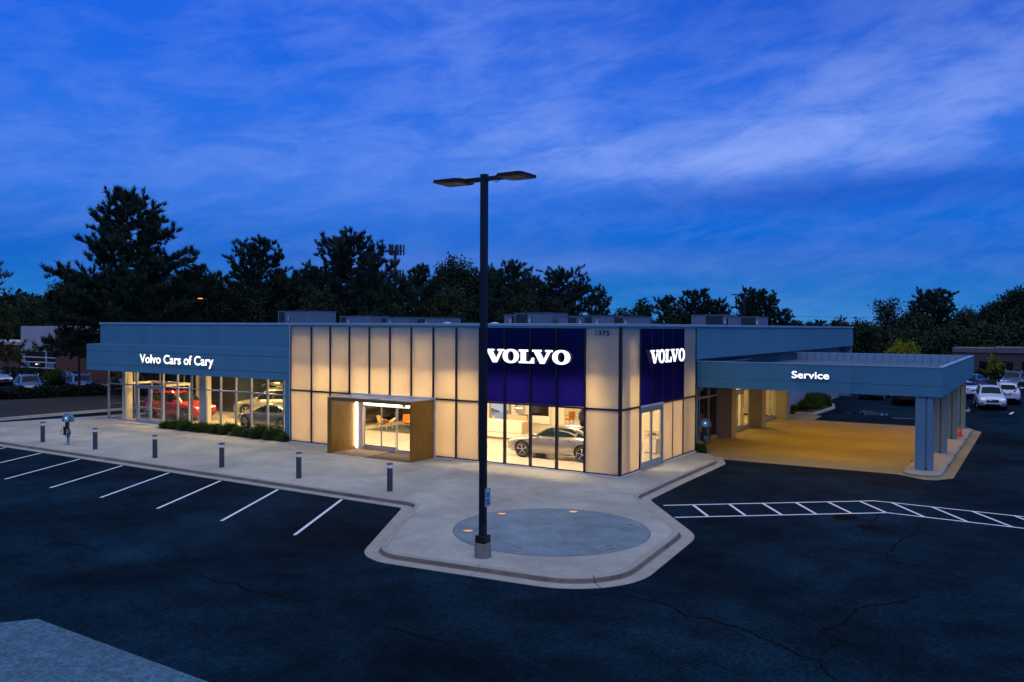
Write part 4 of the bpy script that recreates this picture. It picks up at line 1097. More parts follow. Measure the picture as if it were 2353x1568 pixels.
MB().lathe([(.001, .50), (.40, .50), (.46, .42), (.34, .28), (.001, .26)], (-19.2, 8.9, 0), 20).build('seat', m_org, eg, smooth=True)
for a in range(4):
    t = a * math.pi / 2 + .6; MB().tube([(-19.2 + .15 * math.cos(t), 8.9 + .15 * math.sin(t), .28), (-19.2 + .33 * math.cos(t), 8.9 + .33 * math.sin(t), .036)], .014, 6).build('leg', m_alu, eg)
st = thing('side_table', 'round wooden table beside the orange tub chair', 'table', (-18.3, 8.2, .035))
MB().lathe([(.001, .48), (.36, .48), (.36, .51), (.001, .51)], (-18.3, 8.2, 0), 24).build('table_top', m_ply, st)
MB().tube([(-18.3, 8.2, .036), (-18.3, 8.2, .48)], .03, 8).build('leg', m_ply, st)
tag(MB().box(-20.6, -19.4, 11.0, 11.4, .02, .9).build('low_cabinet', m_wood), 'brown low cabinet behind the orange chair', 'cabinet')
e2 = thing('lounge_chair', 'orange lounge chair standing far back beside the dark car', 'chair', (-11.7, 16.4, .02))
MB().box(-12.4, -11.2, 16.1, 16.9, .35, .52).build('seat', m_org, e2, bevel=.05)
MB().box(-11.35, -11.2, 16.1, 16.9, .52, 1.0).build('backrest', m_org, e2, bevel=.05)
for x in (-12.3, -11.3):
    for y in (16.2, 16.8): MB().box(x - .02, x + .02, y - .02, y + .02, .02, .349).build('leg', m_alu, e2)
# ================================================================== CARS  (authored in real metres, nose towards +x)
def paint(name, col, metal=.35, rough=.3):
    return M(name, col, rough, metal, coat=1.0, spec=.5)
m_cglass = M('car_glass', (.008, .016, .022), .05, 0, spec=.07)
m_trim = M('car_trim', (.012, .012, .013), .45)
m_tyre = M('tyre', (.014, .014, .015), .85)
m_rim = M('rim_alloy', (.55, .54, .52), .25, .9)
m_rimd = M('rim_dark', (.02, .02, .02), .5)
m_lamp_c = M('headlamp', (.55, .60, .66), .08, .3, spec=.9)
m_drl = emitter('daytime_lamp', (.9, .95, 1.0), .8)
m_tail = M('tail_lamp', (.28, .006, .006), .15, coat=.6)
m_bright = M('bright_trim', (.6, .6, .6), .15, 1.0)
def lerp_prof(prof, x):
    for (a, b), (c, d) in zip(prof, prof[1:]):
        if a <= x <= c: return b + (d - b) * (x - a) / (c - a)
    return prof[0][1] if x < prof[0][0] else prof[-1][1]

def car_body(spec):
    W = spec['W'] / 2
    xs = spec['xs']; rings = []
    for x in xs:
        top = lerp_prof(spec['top'], x); belt = lerp_prof(spec['belt'], x); zb = lerp_prof(spec['bot'], x)
        w = W * lerp_prof(spec['plan'], x); wr = W * lerp_prof(spec['roofw'], x)
        cab = max(0.0, min(1.0, (top - belt - .06) / .30))
        belt = min(belt, top - .035)
        p6 = (.93 * w + (wr - .93 * w) * .52, belt + (top - .05 - belt) * .56)
        p7 = (wr, top - .012 - .045 * cab)
        ring = [(0, zb), (.80 * w, zb), (.965 * w, zb + .09), (1.0 * w, zb + (belt - zb) * .50), (.992 * w, belt - .13 * min(1, (belt - zb) / .6)),
                (.935 * w, belt), p6, p7, (.55 * wr, top - .008), (0, top)]
        rings.append([(x, y, z) for y, z in ring] + [(x, -y, z) for y, z in ring[-2:0:-1]])
    n = len(rings[0]); vs = [p for r_ in rings for p in r_]
    fs = [(i * n + j, i * n + (j + 1) % n, (i + 1) * n + (j + 1) % n, (i + 1) * n + j) for i in range(len(rings) - 1) for j in range(n)]
    # rounded end caps as quads between mirrored ring points
    for base_, flip in ((0, 0), ((len(rings) - 1) * n, 1)):
        h = n // 2
        for j in range(h):
            a, b = j, j + 1
            c, d = (n - b) % n, (n - a) % n
            q = [a, b, c, d]
            q2 = []
            for v in q:
                if v not in q2: q2.append(v)
            q2 = [base_ + v for v in q2]
            if len(q2) >= 3: fs.append(tuple(q2 if flip else q2[::-1]))
    me = bpy.data.meshes.new('body'); me.from_pydata(vs, [], fs); 
    bm = bmesh.new(); bm.from_mesh(me); bmesh.ops.remove_doubles(bm, verts=bm.verts, dist=1e-5); bmesh.ops.recalc_face_normals(bm, faces=bm.faces); bm.to_mesh(me); bm.free()
    ob = bpy.data.objects.new('body', me); COL.objects.link(ob)
    md = ob.modifiers.new('s', 'SUBSURF'); md.levels = 2; md.render_levels = 2
    full = bpy.data.meshes.new_from_object(ob.evaluated_get(bpy.context.evaluated_depsgraph_get()))
    tmp = []
    for ax in spec['axles']:
        for sy in (-1, 1):
            cm = MB().lathe([(spec['wr'] + .055, 0), (spec['wr'] + .055, .62)], (ax, (W - .30) if sy > 0 else (-W - .32), spec['wr'] + .01), 40, axis='y').build('cut', m_trim, scale=1)
            tmp.append(cm)
            bo = ob.modifiers.new('b', 'BOOLEAN'); bo.operation = 'DIFFERENCE'; bo.object = cm; bo.solver = 'EXACT'
    dg = bpy.context.evaluated_depsgraph_get(); dg.update()
    res = bpy.data.meshes.new_from_object(ob.evaluated_get(dg))
    for c in tmp: bpy.data.objects.remove(c)
    bpy.data.objects.remove(ob)
    res.materials.clear(); res.materials.append(spec['paint']); res.materials.append(m_trim)
    for p in res.polygons:
        c = p.center; p.material_index = 0; p.use_smooth = True
        for ax in spec['axles']:
            if math.hypot(c.x - ax, c.z - spec['wr'] - .01) < spec['wr'] + .050 and c.z < spec['wr'] * 2 + .2: p.material_index = 1
            elif abs(math.hypot(c.x - ax, c.z - spec['wr'] - .01) - spec['wr'] - .055) < .006 and abs(p.normal.y) < .3: p.material_index = 1
        if c.z < lerp_prof(spec['bot'], c.x) + .05: p.material_index = 1
    try: res.set_sharp_from_angle(angle=R(40))
    except Exception: pass
    bvh = BVHTree.FromPolygons([v.co.copy() for v in full.vertices], [tuple(p.vertices) for p in full.polygons])
    return res, bvh

def patch(bvh, poly, view, off, name, mat, parent, cell=.10):
    """lay a thin piece of trim or glass on the body: outline seen from the side, front, back or top"""
    bm = bmesh.new()
    bm.faces.new([bm.verts.new((a, b, 0)) for a, b in poly])
    lo = [min(p[i] for p in poly) for i in (0, 1)]; hi = [max(p[i] for p in poly) for i in (0, 1)]
    for ax in (0, 1):
        k = int((hi[ax] - lo[ax]) / cell)
        for i in range(1, k + 1):
            co = [0, 0, 0]; co[ax] = lo[ax] + (hi[ax] - lo[ax]) * i / (k + 1); no = [0, 0, 0]; no[ax] = 1
            bmesh.ops.bisect_plane(bm, geom=bm.verts[:] + bm.edges[:] + bm.faces[:], plane_co=co, plane_no=no)
    vs = []
    for v in bm.verts:
        a, b = v.co.x, v.co.y
        if view == 'left': o, d = Vector((a, 3, b)), Vector((0, -1, 0))
        elif view == 'right': o, d = Vector((a, -3, b)), Vector((0, 1, 0))
        elif view == 'front': o, d = Vector((4, a, b)), Vector((-1, 0, 0))
        elif view == 'back': o, d = Vector((-4, a, b)), Vector((1, 0, 0))
        else: o, d = Vector((a, b, 4)), Vector((0, 0, -1))
        hit, nrm, _, _ = bvh.ray_cast(o, d)
        if hit is None:
            hit = o + d * 3; nrm = -d
            h2, n2, _, _ = bvh.find_nearest(Vector((o.x if abs(d.x) < .5 else 2 * (1 if o.x > 0 else -1), o.y if abs(d.y) < .5 else (1 if o.y > 0 else -1), o.z if abs(d.z) < .5 else 1)))
            if h2: hit, nrm = h2, n2
        if nrm.dot(d) > 0: nrm = -nrm
        vs.append(hit + nrm * off)
    bm.verts.index_update()
    fs = [tuple(v.index for v in f.verts) for f in bm.faces]
    bm.free()
    # thin solid: outer skin plus rim pushed back into the body
    mb = MB(); mb.add(vs, fs)
    o = mb.build(name, mat, parent, smooth=True, scale=1, recalc=False)
    dd = {'left': (0, 1, 0), 'right': (0, -1, 0), 'front': (1, 0, 0), 'back': (-1, 0, 0), 'top': (0, 0, 1)}[view]
    me = o.data
    if me.polygons and sum((Vector(dd).dot(p.normal) for p in me.polygons)) < 0:
        me.flip_normals()
    return o

def wheel(parent, x, y, r, wd, nsp, style):
    s = 1 if y > 0 else -1
    tw = wd / 2
    prof = [(r * .66, tw), (r * .72, tw * 1.02), (r * .93, tw), (r * .985, tw * .82), (r, tw * .5), (r, -tw * .5), (r * .985, -tw * .82), (r * .93, -tw), (r * .66, -tw)]
    w = MB().lathe([(a, s * b) for a, b in prof] + [(prof[0][0], s * prof[0][1])], (x, y, r), 32, axis='y').build('wheel', m_tyre, parent, smooth=True, scale=1)
    MB().lathe([(.001, s * tw * .25), (r * .60, s * tw * .25)], (x, y, r), 24, axis='y').build('brake_disc', m_rimd, w, scale=1)
    mb = MB()
    mb.lathe([(r * .655, s * tw * .2), (r * .66, s * tw * 1.0), (r * .70, s * tw * 1.04), (r * .71, s * tw * .98)], (x, y, r), 32, axis='y', caps=False)
    mb.lathe([(.001, s * tw * .82), (r * .13, s * tw * .82), (r * .16, s * tw * .6)], (x, y, r), 16, axis='y')
    for k in range(nsp):
        for q in ((-.10, .10) if style == 'double' else (0,)):
            t = 2 * math.pi * k / nsp + .2
            ti, to = t, t + q * (1.0 if style == 'double' else 0) + (.28 if style == 'swirl' else 0)
            c0, s0_ = math.cos(ti), math.sin(ti); c1_, s1_ = math.cos(to), math.sin(to)
            hw0, hw1 = r * .05, r * .032 if style == 'double' else r * .05
            yy = y + s * tw * .78; y2 = y + s * tw * .92; th = s * .02
            vs = []
            for (c, sn, rr, hw, yv) in ((c0, s0_, r * .12, hw0, yy), (c1_, s1_, r * .68, hw1, y2)):
                for dy in (0, -th):
                    vs += [(x + c * rr - sn * hw, yv + dy, r + sn * rr + c * hw), (x + c * rr + sn * hw, yv + dy, r + sn * rr - c * hw)]
            mb.add(vs, [(0, 1, 5, 4), (2, 6, 7, 3), (0, 4, 6, 2), (1, 3, 7, 5), (4, 5, 7, 6)])
    mb.build('rim', m_rim, w, smooth=True, scale=1)
    return w

def make_car(name, spec, label, group=None):
    t = thing(name, label, 'car', (0, 0, 0), group)
    me, bvh = car_body(spec); me.name = 'body'
    body = bpy.data.objects.new('body', me); COL.objects.link(body); body.parent = t
    W = spec['W'] / 2
    for view in ('left', 'right'):
        patch(bvh, spec['dlo'], view, .004, 'window_surround', m_trim, t, .08)
        for pl in spec['wins']: patch(bvh, pl, view, .009, 'side_window', m_cglass, t, .09)
        for x0, z0, x1, z1 in spec['seams']:
            dx, dz = x1 - x0, z1 - z0; L = math.hypot(dx, dz); nx, nz = -dz / L * .006, dx / L * .006
            patch(bvh, [(x0 + nx, z0 + nz), (x1 + nx, z1 + nz), (x1 - nx, z1 - nz), (x0 - nx, z0 - nz)], view, .002, 'door_seam', m_trim, t, .15)
        if spec.get('sill'): patch(bvh, spec['sill'], view, .006, 'sill_cladding', m_trim, t, .2)
        sgn = 1 if view == 'left' else -1
        for hx, hz in spec['handles']:
            hit, nrm, _, _ = bvh.ray_cast(Vector((hx, 3 * sgn, hz)), Vector((0, -sgn, 0)))
            MB().box(hx - .10, hx + .10, hit.y - .005, hit.y + .03 * sgn, hz - .014, hz + .014).build('door_handle', m_bright, t, scale=1, bevel=.008)
        mx, mz = spec['mirror']
        mo = MB().box(mx - .10, mx + .10, (W - .02) * sgn, (W + .20) * sgn, mz - .06, mz + .08).build('mirror', spec['paint'], t, scale=1, bevel=.04, seg=3, smooth=True)
        MB().box(mx - .04, mx + .06, (W - .16) * sgn, (W + .02) * sgn, mz - .05, mz - .01).build('mirror_arm', m_trim, mo, scale=1)
        if spec.get('rails'):
            x0, x1, ry, rz = spec['rails']
            pts = [(x0, ry * sgn, lerp_prof(spec['top'], x0) - .05), (x0 + .12, ry * sgn, rz), ((x0 + x1) / 2, ry * sgn, rz + .02), (x1 - .12, ry * sgn, rz), (x1, ry * sgn, lerp_prof(spec['top'], x1) - .05)]
            MB().tube(pts, .018, 8).build('roof_rail', m_bright, t, scale=1, smooth=True)
    patch(bvh, spec['wind'], 'front', .008, 'windscreen', m_cglass, t, .12)
    patch(bvh, spec['rearw'], 'back', .008, 'rear_window', m_cglass, t, .12)
    for sgn in (-1, 1):
        fl = lambda pl: [(a * sgn, b) for a, b in pl]
        patch(bvh, fl(spec['head']), 'front', .008, 'headlight', m_lamp_c, t, .06)
        patch(bvh, fl(spec['drl']), 'front', .012, 'daytime_light', m_drl, t, .06)
        patch(bvh, fl(spec['fog']), 'front', .006, 'lower_intake', m_trim, t, .08)
        patch(bvh, fl(spec['tail']), 'back', .008, 'tail_light', m_tail, t, .07)
    patch(bvh, spec['grille_rim'], 'front', .006, 'grille_surround', m_bright, t, .08)
    patch(bvh, spec['grille'], 'front', .010, 'grille', m_trim, t, .08)
    gy = [p[0] for p in spec['grille']]; gz = [p[1] for p in spec['grille']]
    zc = (min(gz) + max(gz)) / 2
    patch(bvh, [(-.30, zc + .07), (-.27, zc + .09), (.30, zc - .07), (.27, zc - .09)][::-1], 'front', .014, 'grille_bar', m_bright, t, .1)
    patch(bvh, spec['intake'], 'front', .008, 'bumper_intake', m_trim, t, .1)
    patch(bvh, spec['rearlow'], 'back', .008, 'rear_bumper_trim', m_trim, t, .1)
    patch(bvh, [(-.26, spec['plate']), (.26, spec['plate']), (.26, spec['plate'] + .12), (-.26, spec['plate'] + .12)], 'back', .012, 'number_plate', m_bright, t, .2)
    for ax in spec['axles']:
        for sgn in (-1, 1): wheel(t, ax, (W - .125) * sgn, spec['wr'], .235, spec['spokes'], spec['style'])
    return t
p_silver = paint('paint_silver', (.30, .285, .26), .6); p_grey = paint('paint_grey', (.13, .125, .12)); p_red = paint('paint_red', (.48, .010, .006), .1)
p_white = paint('paint_white', (.62, .66, .70), .0); p_black = paint('paint_black', (.010, .010, .010), .2); p_navy = paint('paint_navy', (.02, .035, .06), .4)
p_champ = paint('paint_champagne', (.34, .33, .29), .5); p_slate = paint('paint_slate', (.07, .10, .14), .4); p_mar = paint('paint_maroon', (.16, .012, .014), .3)

SUV = dict(W=1.90, wr=.365, axles=(1.44, -1.43), paint=p_red, spokes=5, style='double',
  xs=[-2.34, -2.31, -2.22, -2.08, -1.93, -1.80, -1.60, -1.30, -.9, -.45, 0, .30, .50, .72, .95, 1.08, 1.25, 1.50, 1.78, 2.02, 2.20, 2.30, 2.345],
  top=[(-2.36, .80), (-2.32, .98), (-2.24, 1.10), (-2.12, 1.30), (-1.94, 1.54), (-1.80, 1.60), (-1.3, 1.645), (-.6, 1.665), (0, 1.66), (.32, 1.615), (.50, 1.53), (1.02, 1.12), (1.12, 1.075), (1.5, 1.035), (1.9, .975), (2.15, .90), (2.28, .80), (2.36, .68)],
  belt=[(-2.36, .72), (-2.28, .98), (-2.1, 1.05), (-1.2, 1.03), (0, 1.00), (1.1, .985), (1.7, .94), (2.1, .86), (2.28, .74), (2.36, .62)],
  bot=[(-2.36, .48), (-2.28, .34), (-2.0, .25), (0, .235), (2.0, .23), (2.28, .27), (2.36, .40)],
  plan=[(-2.36, .72), (-2.30, .86), (-2.15, .93), (-1.7, .985), (-1.2, 1.0), (1.2, 1.0), (1.7, .975), (2.05, .915), (2.22, .83), (2.30, .74), (2.36, .62)],
  roofw=[(-2.36, .56), (-2.2, .64), (-1.9, .68), (-1.2, .715), (0, .73), (.5, .72), (.9, .72), (1.1, .76), (1.6, .74), (2.1, .66), (2.36, .48)],
  dlo=[(1.03, 1.045), (.92, 1.13), (.42, 1.50), (.15, 1.575), (-.9, 1.60), (-1.45, 1.57), (-1.83, 1.46), (-1.98, 1.30), (-1.50, 1.13), (-1.0, 1.075)],
  wins=[[(.90, 1.075), (.42, 1.45), (.12, 1.535), (-.08, 1.54), (-.08, 1.085)], [(-.20, 1.085), (-.20, 1.545), (-.9, 1.555), (-1.08, 1.55), (-1.16, 1.11)], [(-1.26, 1.13), (-1.18, 1.545), (-1.48, 1.52), (-1.78, 1.42), (-1.86, 1.30), (-1.5, 1.17)]],
  seams=[(.98, 1.0, 1.02, .40), (-.14, 1.03, -.14, .34), (-1.12, 1.05, -1.06, .62), (1.02, .40, -.9, .36), (-1.06, .62, -.92, .36), (-.9, .36, -.92, .36 + .004), (1.1, 1.0, 2.05, .90)],
  sill=[(1.02, .245), (1.02, .36), (-1.0, .36), (-1.0, .245)],
  handles=[(.12, .93), (-.86, .95)], mirror=(.78, 1.12), rails=(-1.75, .25, .66, 1.70),
  wind=[(-.66, 1.10), (-.62, 1.28), (-.55, 1.53), (0, 1.575), (.55, 1.53), (.62, 1.28), (.66, 1.10), (0, 1.125)],
  rearw=[(-.62, 1.16), (-.50, 1.50), (.50, 1.50), (.62, 1.16), (0, 1.13)],
  head=[(.46, .80), (.76, .845), (.80, .78), (.72, .735), (.48, .735)], drl=[(.50, .778), (.74, .79), (.74, .765), (.50, .762)], fog=[(.56, .40), (.76, .44), (.74, .52), (.58, .50)],
  tail=[(.58, .98), (.72, 1.40), (.62, 1.40), (.56, 1.12), (.40, 1.05), (.40, .98)],
  grille_rim=[(-.42, .795), (.42, .795), (.40, .60), (.34, .555), (-.34, .555), (-.40, .60)], grille=[(-.39, .775), (.39, .775), (.37, .61), (.32, .575), (-.32, .575), (-.37, .61)],
  intake=[(-.46, .46), (.46, .46), (.40, .345), (-.40, .345)], rearlow=[(-.62, .50), (.62, .50), (.56, .36), (-.56, .36)], plate=.74)
SEDAN = dict(W=1.85, wr=.345, axles=(1.46, -1.41), paint=p_silver, spokes=5, style='double',
  xs=[-2.37, -2.34, -2.25, -2.10, -1.92, -1.72, -1.50, -1.22, -.95, -.6, -.2, .15, .40, .65, .92, 1.08, 1.25, 1.55, 1.85, 2.08, 2.24, 2.33, 2.375],
  top=[(-2.38, .78), (-2.34, .92), (-2.26, 1.00), (-2.0, 1.025), (-1.74, 1.045), (-1.25, 1.26), (-.92, 1.37), (-.5, 1.425), (-.1, 1.435), (.18, 1.41), (.42, 1.33), (.98, 1.02), (1.10, .98), (1.5, .935), (1.9, .86), (2.15, .78), (2.3, .70), (2.38, .60)],
  belt=[(-2.38, .70), (-2.28, .88), (-2.0, .95), (-1.2, .955), (0, .92), (1.1, .90), (1.7, .84), (2.1, .75), (2.3, .64), (2.38, .54)],
  bot=[(-2.38, .44), (-2.28, .28), (-2.0, .20), (0, .175), (2.0, .18), (2.28, .22), (2.38, .36)],
  plan=[(-2.38, .70), (-2.32, .84), (-2.15, .92), (-1.7, .985), (-1.2, 1.0), (1.2, 1.0), (1.7, .975), (2.05, .915), (2.22, .83), (2.32, .73), (2.38, .60)],
  roofw=[(-2.38, .58), (-2.0, .70), (-1.75, .70), (-1.3, .64), (-.9, .64), (0, .67), (.4, .68), (.9, .72), (1.1, .76), (1.6, .74), (2.1, .66), (2.38, .46)],
  dlo=[(1.02, .945), (.90, 1.03), (.42, 1.27), (.10, 1.36), (-.5, 1.375), (-.95, 1.30), (-1.35, 1.16), (-1.58, 1.04), (-1.50, 1.0), (-.6, .985)],
  wins=[[(.86, .985), (.42, 1.225), (.08, 1.325), (-.06, 1.33), (-.06, .995)], [(-.18, .998), (-.18, 1.335), (-.5, 1.338), (-.86, 1.28), (-1.0, 1.20), (-1.03, 1.02)], [(-1.11, 1.025), (-1.09, 1.20), (-1.30, 1.12), (-1.45, 1.045)]],
  seams=[(.98, .93, 1.02, .34), (-.12, .96, -.12, .26), (-1.06, .99, -1.04, .62), (1.02, .34, -.88, .28), (-1.04, .62, -.88, .28), (1.1, .92, 2.1, .78)],
  handles=[(.12, .85), (-.84, .87)], mirror=(.76, 1.0),
  wind=[(-.66, 1.00), (-.62, 1.12), (-.54, 1.32), (0, 1.365), (.54, 1.32), (.62, 1.12), (.66, 1.00), (0, 1.035)],
  rearw=[(-.60, 1.09), (-.50, 1.30), (0, 1.335), (.50, 1.30), (.60, 1.09), (0, 1.075)],
  head=[(.46, .70), (.74, .74), (.80, .69), (.72, .64), (.48, .635)], drl=[(.50, .678), (.74, .69), (.74, .668), (.50, .662)], fog=[(.58, .30), (.76, .34), (.74, .42), (.60, .40)],
  tail=[(.30, .90), (.80, .93), (.80, .80), (.55, .80), (.50, .86), (.30, .87)],
  grille_rim=[(-.42, .685), (.42, .685), (.38, .50), (.30, .455), (-.30, .455), (-.38, .50)], grille=[(-.39, .665), (.39, .665), (.355, .51), (.28, .475), (-.28, .475), (-.355, .51)],
  intake=[(-.46, .37), (.46, .37), (.40, .255), (-.40, .255)], rearlow=[(-.62, .42), (.62, .42), (.56, .28), (-.56, .28)], plate=.66)

suv = make_car('suv_car', SUV, 'bright red hatchback-tailed SUV behind the left wing glass doors')
sedan = make_car('sedan_car', SEDAN, 'silver sedan in side view behind the corner windows under the blue sign')
def repaint(root, old, new):
    st = [root]
    while st:
        o = st.pop(); st += list(o.children)
        if o.type == 'MESH':
            for sl in o.material_slots:
                if sl.material == old: sl.link = 'OBJECT'; sl.material = new
def place(root, x, y, z, deg, label, new=None, old=None, group=None, first=False, scale=None):
    o = root if first else copy_tree(root)
    o.location = (x * U, y * U, z * U); o.rotation_euler = (0, 0, R(deg)); o['label'] = label
    if group: o['group'] = group
    elif 'group' in o: del o['group']
    if scale: o.scale = scale
    if new: repaint(o, old, new)
    return o
FZ = .022
GI = 'cars on show inside the showroom'; GL = 'cars parked beyond the lawn on the left'; GR = 'cars parked behind the canopy'
# copies first (they inherit the prototype's paint slots), prototypes last
ss = place(suv, -31.75, 8.7, FZ, 208, 'silver SUV with a black roof box behind the grey sedan in the left wing', p_champ, p_red, GI, scale=(1.05, 1.03, 1.07))
rb = MB()
prof = [(-1.05, .02), (-1.0, .16), (-.7, .27), (0, .32), (.7, .28), (1.0, .16), (1.08, .02)]
vs = []; 
for (x, z) in prof:
    for y, q in ((-.40, .25), (-.36, .85), (-.15, 1), (.15, 1), (.36, .85), (.40, .25)): vs.append((x - .3, y * (1 if abs(x) < .9 else .8), 1.74 + z * q))
k = 6
rb.add(vs, [(i * k + j, (i + 1) * k + j, (i + 1) * k + j + 1, i * k + j + 1) for i in range(len(prof) - 1) for j in range(k - 1)] + [tuple(range(k)), tuple((len(prof) - 1) * k + j for j in range(k - 1, -1, -1))] + [(i * k, i * k + k - 1, (i + 1) * k + k - 1, (i + 1) * k) for i in range(len(prof) - 1)])
rbx = thing('roof_box', 'long black cargo box carried on the roof of the silver SUV', 'roof box', (0, 0, 0))
rb.build('box_shell', paint('box_black', (.02, .02, .02), .2), rbx, smooth=True, scale=1)
for x in (-.85, .3): MB().box(x - .03, x + .03, -.66, .66, 1.70, 1.745).build('cross_bar', m_trim, rbx, scale=1)
rbx.location = ss.location; rbx.rotation_euler = ss.rotation_euler; rbx.scale = ss.scale
place(suv, -23.75, 9.75, FZ, -93, 'black SUV seen through the walnut entrance behind the shell chair', p_black, p_red, GI, scale=(1.07, 1.03, 1.07))
place(suv, -9.2, 17.6, FZ, 96, 'dark SUV far back in the showroom beside the orange chair', p_navy, p_red, GI)
place(sedan, -26.1, 3.62, FZ, 180, 'dark grey sedan behind the right half of the left wing glazing', p_grey, p_silver, GI)
AG = AZ
# parked behind the canopy
place(suv, 12.1, 49.9, AG, -83, 'white SUV facing the camera right of the canopy, nearest of the parked cars', p_white, p_red, GR)
place(suv, 13.15, 57.0, AG, 92, 'white SUV with roof rails, seen from behind, just beyond the nearest white one', p_white, p_red, GR)
place(suv, 9.1, 48.7, AG, 98, 'white SUV with red tail lamps half hidden by the last canopy column', p_white, p_red, GR)
place(suv, 2.1, 54.6, AG, -92, 'champagne white SUV whose nose shows below the canopy fascia', p_champ, p_red, GR)
place(suv, 5.6, 50.0, AG, 90, 'black SUV, its tail showing under the canopy left of the front column', p_black, p_red, GR)
place(sedan, 9.0, 61.5, AG, 120, 'pale blue-white sedan between the column and the red car', p_white, p_silver, GR)
place(sedan, 8.8, 70.5, AG, 60, 'dark red sedan parked in the row behind the white cars', p_mar, p_silver, GR)
place(sedan, 9.3, 77.0, AG, 75, 'silver grey car behind the dark red one', p_slate, p_silver, GR)
place(suv, 13.2, 80.0, AG, -100, 'black SUV with a bright lamp behind the white ones', p_black, p_red, GR)
place(sedan, 15.1, 78.0, AG, 200, 'dark blue sedan at the right edge of the photo', p_navy, p_silver, GR)
place(sedan, 3.9, 62.5, AG, 90, 'dark sedan hidden low under the canopy beyond the black SUV', p_navy, p_silver, GR)
# parked beyond the hedge on the left
place(suv, -67.8, 9.9, AG, -20, 'slate blue SUV, leftmost of the cars behind the hedge', p_slate, p_red, GL)
place(suv, -65.2, 13.6, AG, -22, 'slate SUV in the middle of the cars behind the hedge', p_slate, p_red, GL)
place(sedan, -64.6, 19.0, AG, -22, 'pale sedan right of the slate SUV behind the hedge', p_white, p_silver, GL)
place(sedan, -77.0, 19.5, AG, -10, 'dark blue car further back before the brick building', p_navy, p_silver, GL)
place(sedan, -84.5, 15.0, AG, -8, 'pale car low in front of the brick building window', p_champ, p_silver, GL)
place(suv, -51.5, 20.5, AG, 170, 'white SUV outside, seen through the glass of the left wing', p_white, p_red, GL)
# prototypes to their own places
place(suv, -36.65, 4.15, FZ, 4, 'bright red SUV behind the left wing glass doors', None, None, GI, first=True, scale=(1.03, 1.0, 1.0))
place(sedan, -4.93, 3.55, FZ, 182, 'silver sedan in side view behind the corner windows under the blue sign', None, None, GI, first=True)
# ================================================================== TREES
m_bark = M('bark', (.05, .035, .025), .95, var=.3, scale=6, bump=.6)
def leafmat(name, col, v=.5):
    m = M(name, col, .75, var=.45, scale=.55, detail=3, spec=.12, objvar=.2)
    return m
m_needle = leafmat('pine_needles', (.024, .046, .026))
m_needle2 = leafmat('pine_needles_blue', (.026, .046, .034))
m_leaf = leafmat('leaf_green', (.026, .044, .019))
m_leaf_o = leafmat('leaf_olive', (.060, .070, .018))
m_leaf_y = leafmat('leaf_yellow', (.20, .20, .012))
m_leaf_d = leafmat('leaf_dark', (.020, .034, .020))
m_juniper = leafmat('juniper', (.050, .090, .018))

def tris_mesh(name, P0, mat, parent=None):
    """P0: (n,3,3) triangles in metres"""
    n = len(P0)
    me = bpy.data.meshes.new(name)
    me.vertices.add(n * 3); me.loops.add(n * 3); me.polygons.add(n)
    me.vertices.foreach_set('co', P0.reshape(-1).astype(np.float32))
    me.loops.foreach_set('vertex_index', np.arange(n * 3, dtype=np.int32))
    me.polygons.foreach_set('loop_start', np.arange(0, n * 3, 3, dtype=np.int32))
    me.polygons.foreach_set('loop_total', np.full(n, 3, dtype=np.int32))
    me.update(); me.materials.append(mat)
    o = bpy.data.objects.new(name, me); COL.objects.link(o)
    if parent: o.parent = parent; BASE[o.name] = BASE.get(parent.name, Vector((0, 0, 0)))
    return o
def unit(a): return a / np.maximum(np.linalg.norm(a, axis=-1, keepdims=True), 1e-9)
def tufts(rng, pos, dirs, k, ln, wd, cone):
    """k narrow blades per tuft, fanned in a cone round dirs"""
    n = len(pos)
    d = unit(dirs[:, None, :] + rng.normal(0, cone, (n, k, 3)))
    L = ln * rng.uniform(.6, 1.15, (n, k, 1))
    side = unit(np.cross(d, rng.normal(0, 1, (n, k, 3))))
    w = wd * rng.uniform(.6, 1.2, (n, k, 1))
    b = pos[:, None, :] + rng.normal(0, .04, (n, k, 3))
    T = np.stack([b + side * w * .5, b - side * w * .5 , b + d * L], axis=2)
    return T.reshape(-1, 3, 3)
def leaves(rng, pos, k, spread, size):
    n = len(pos)
    c = pos[:, None, :] + rng.normal(0, spread, (n, k, 3))
    a = unit(rng.normal(0, 1, (n, k, 3))) ; b = unit(np.cross(a, rng.normal(0, 1, (n, k, 3))))
    s = size * rng.uniform(.55, 1.25, (n, k, 1))
    T = np.stack([c + a * s, c - a * s * .5 + b * s * .7, c - a * s * .5 - b * s * .7], axis=2)
    return T.reshape(-1, 3, 3)

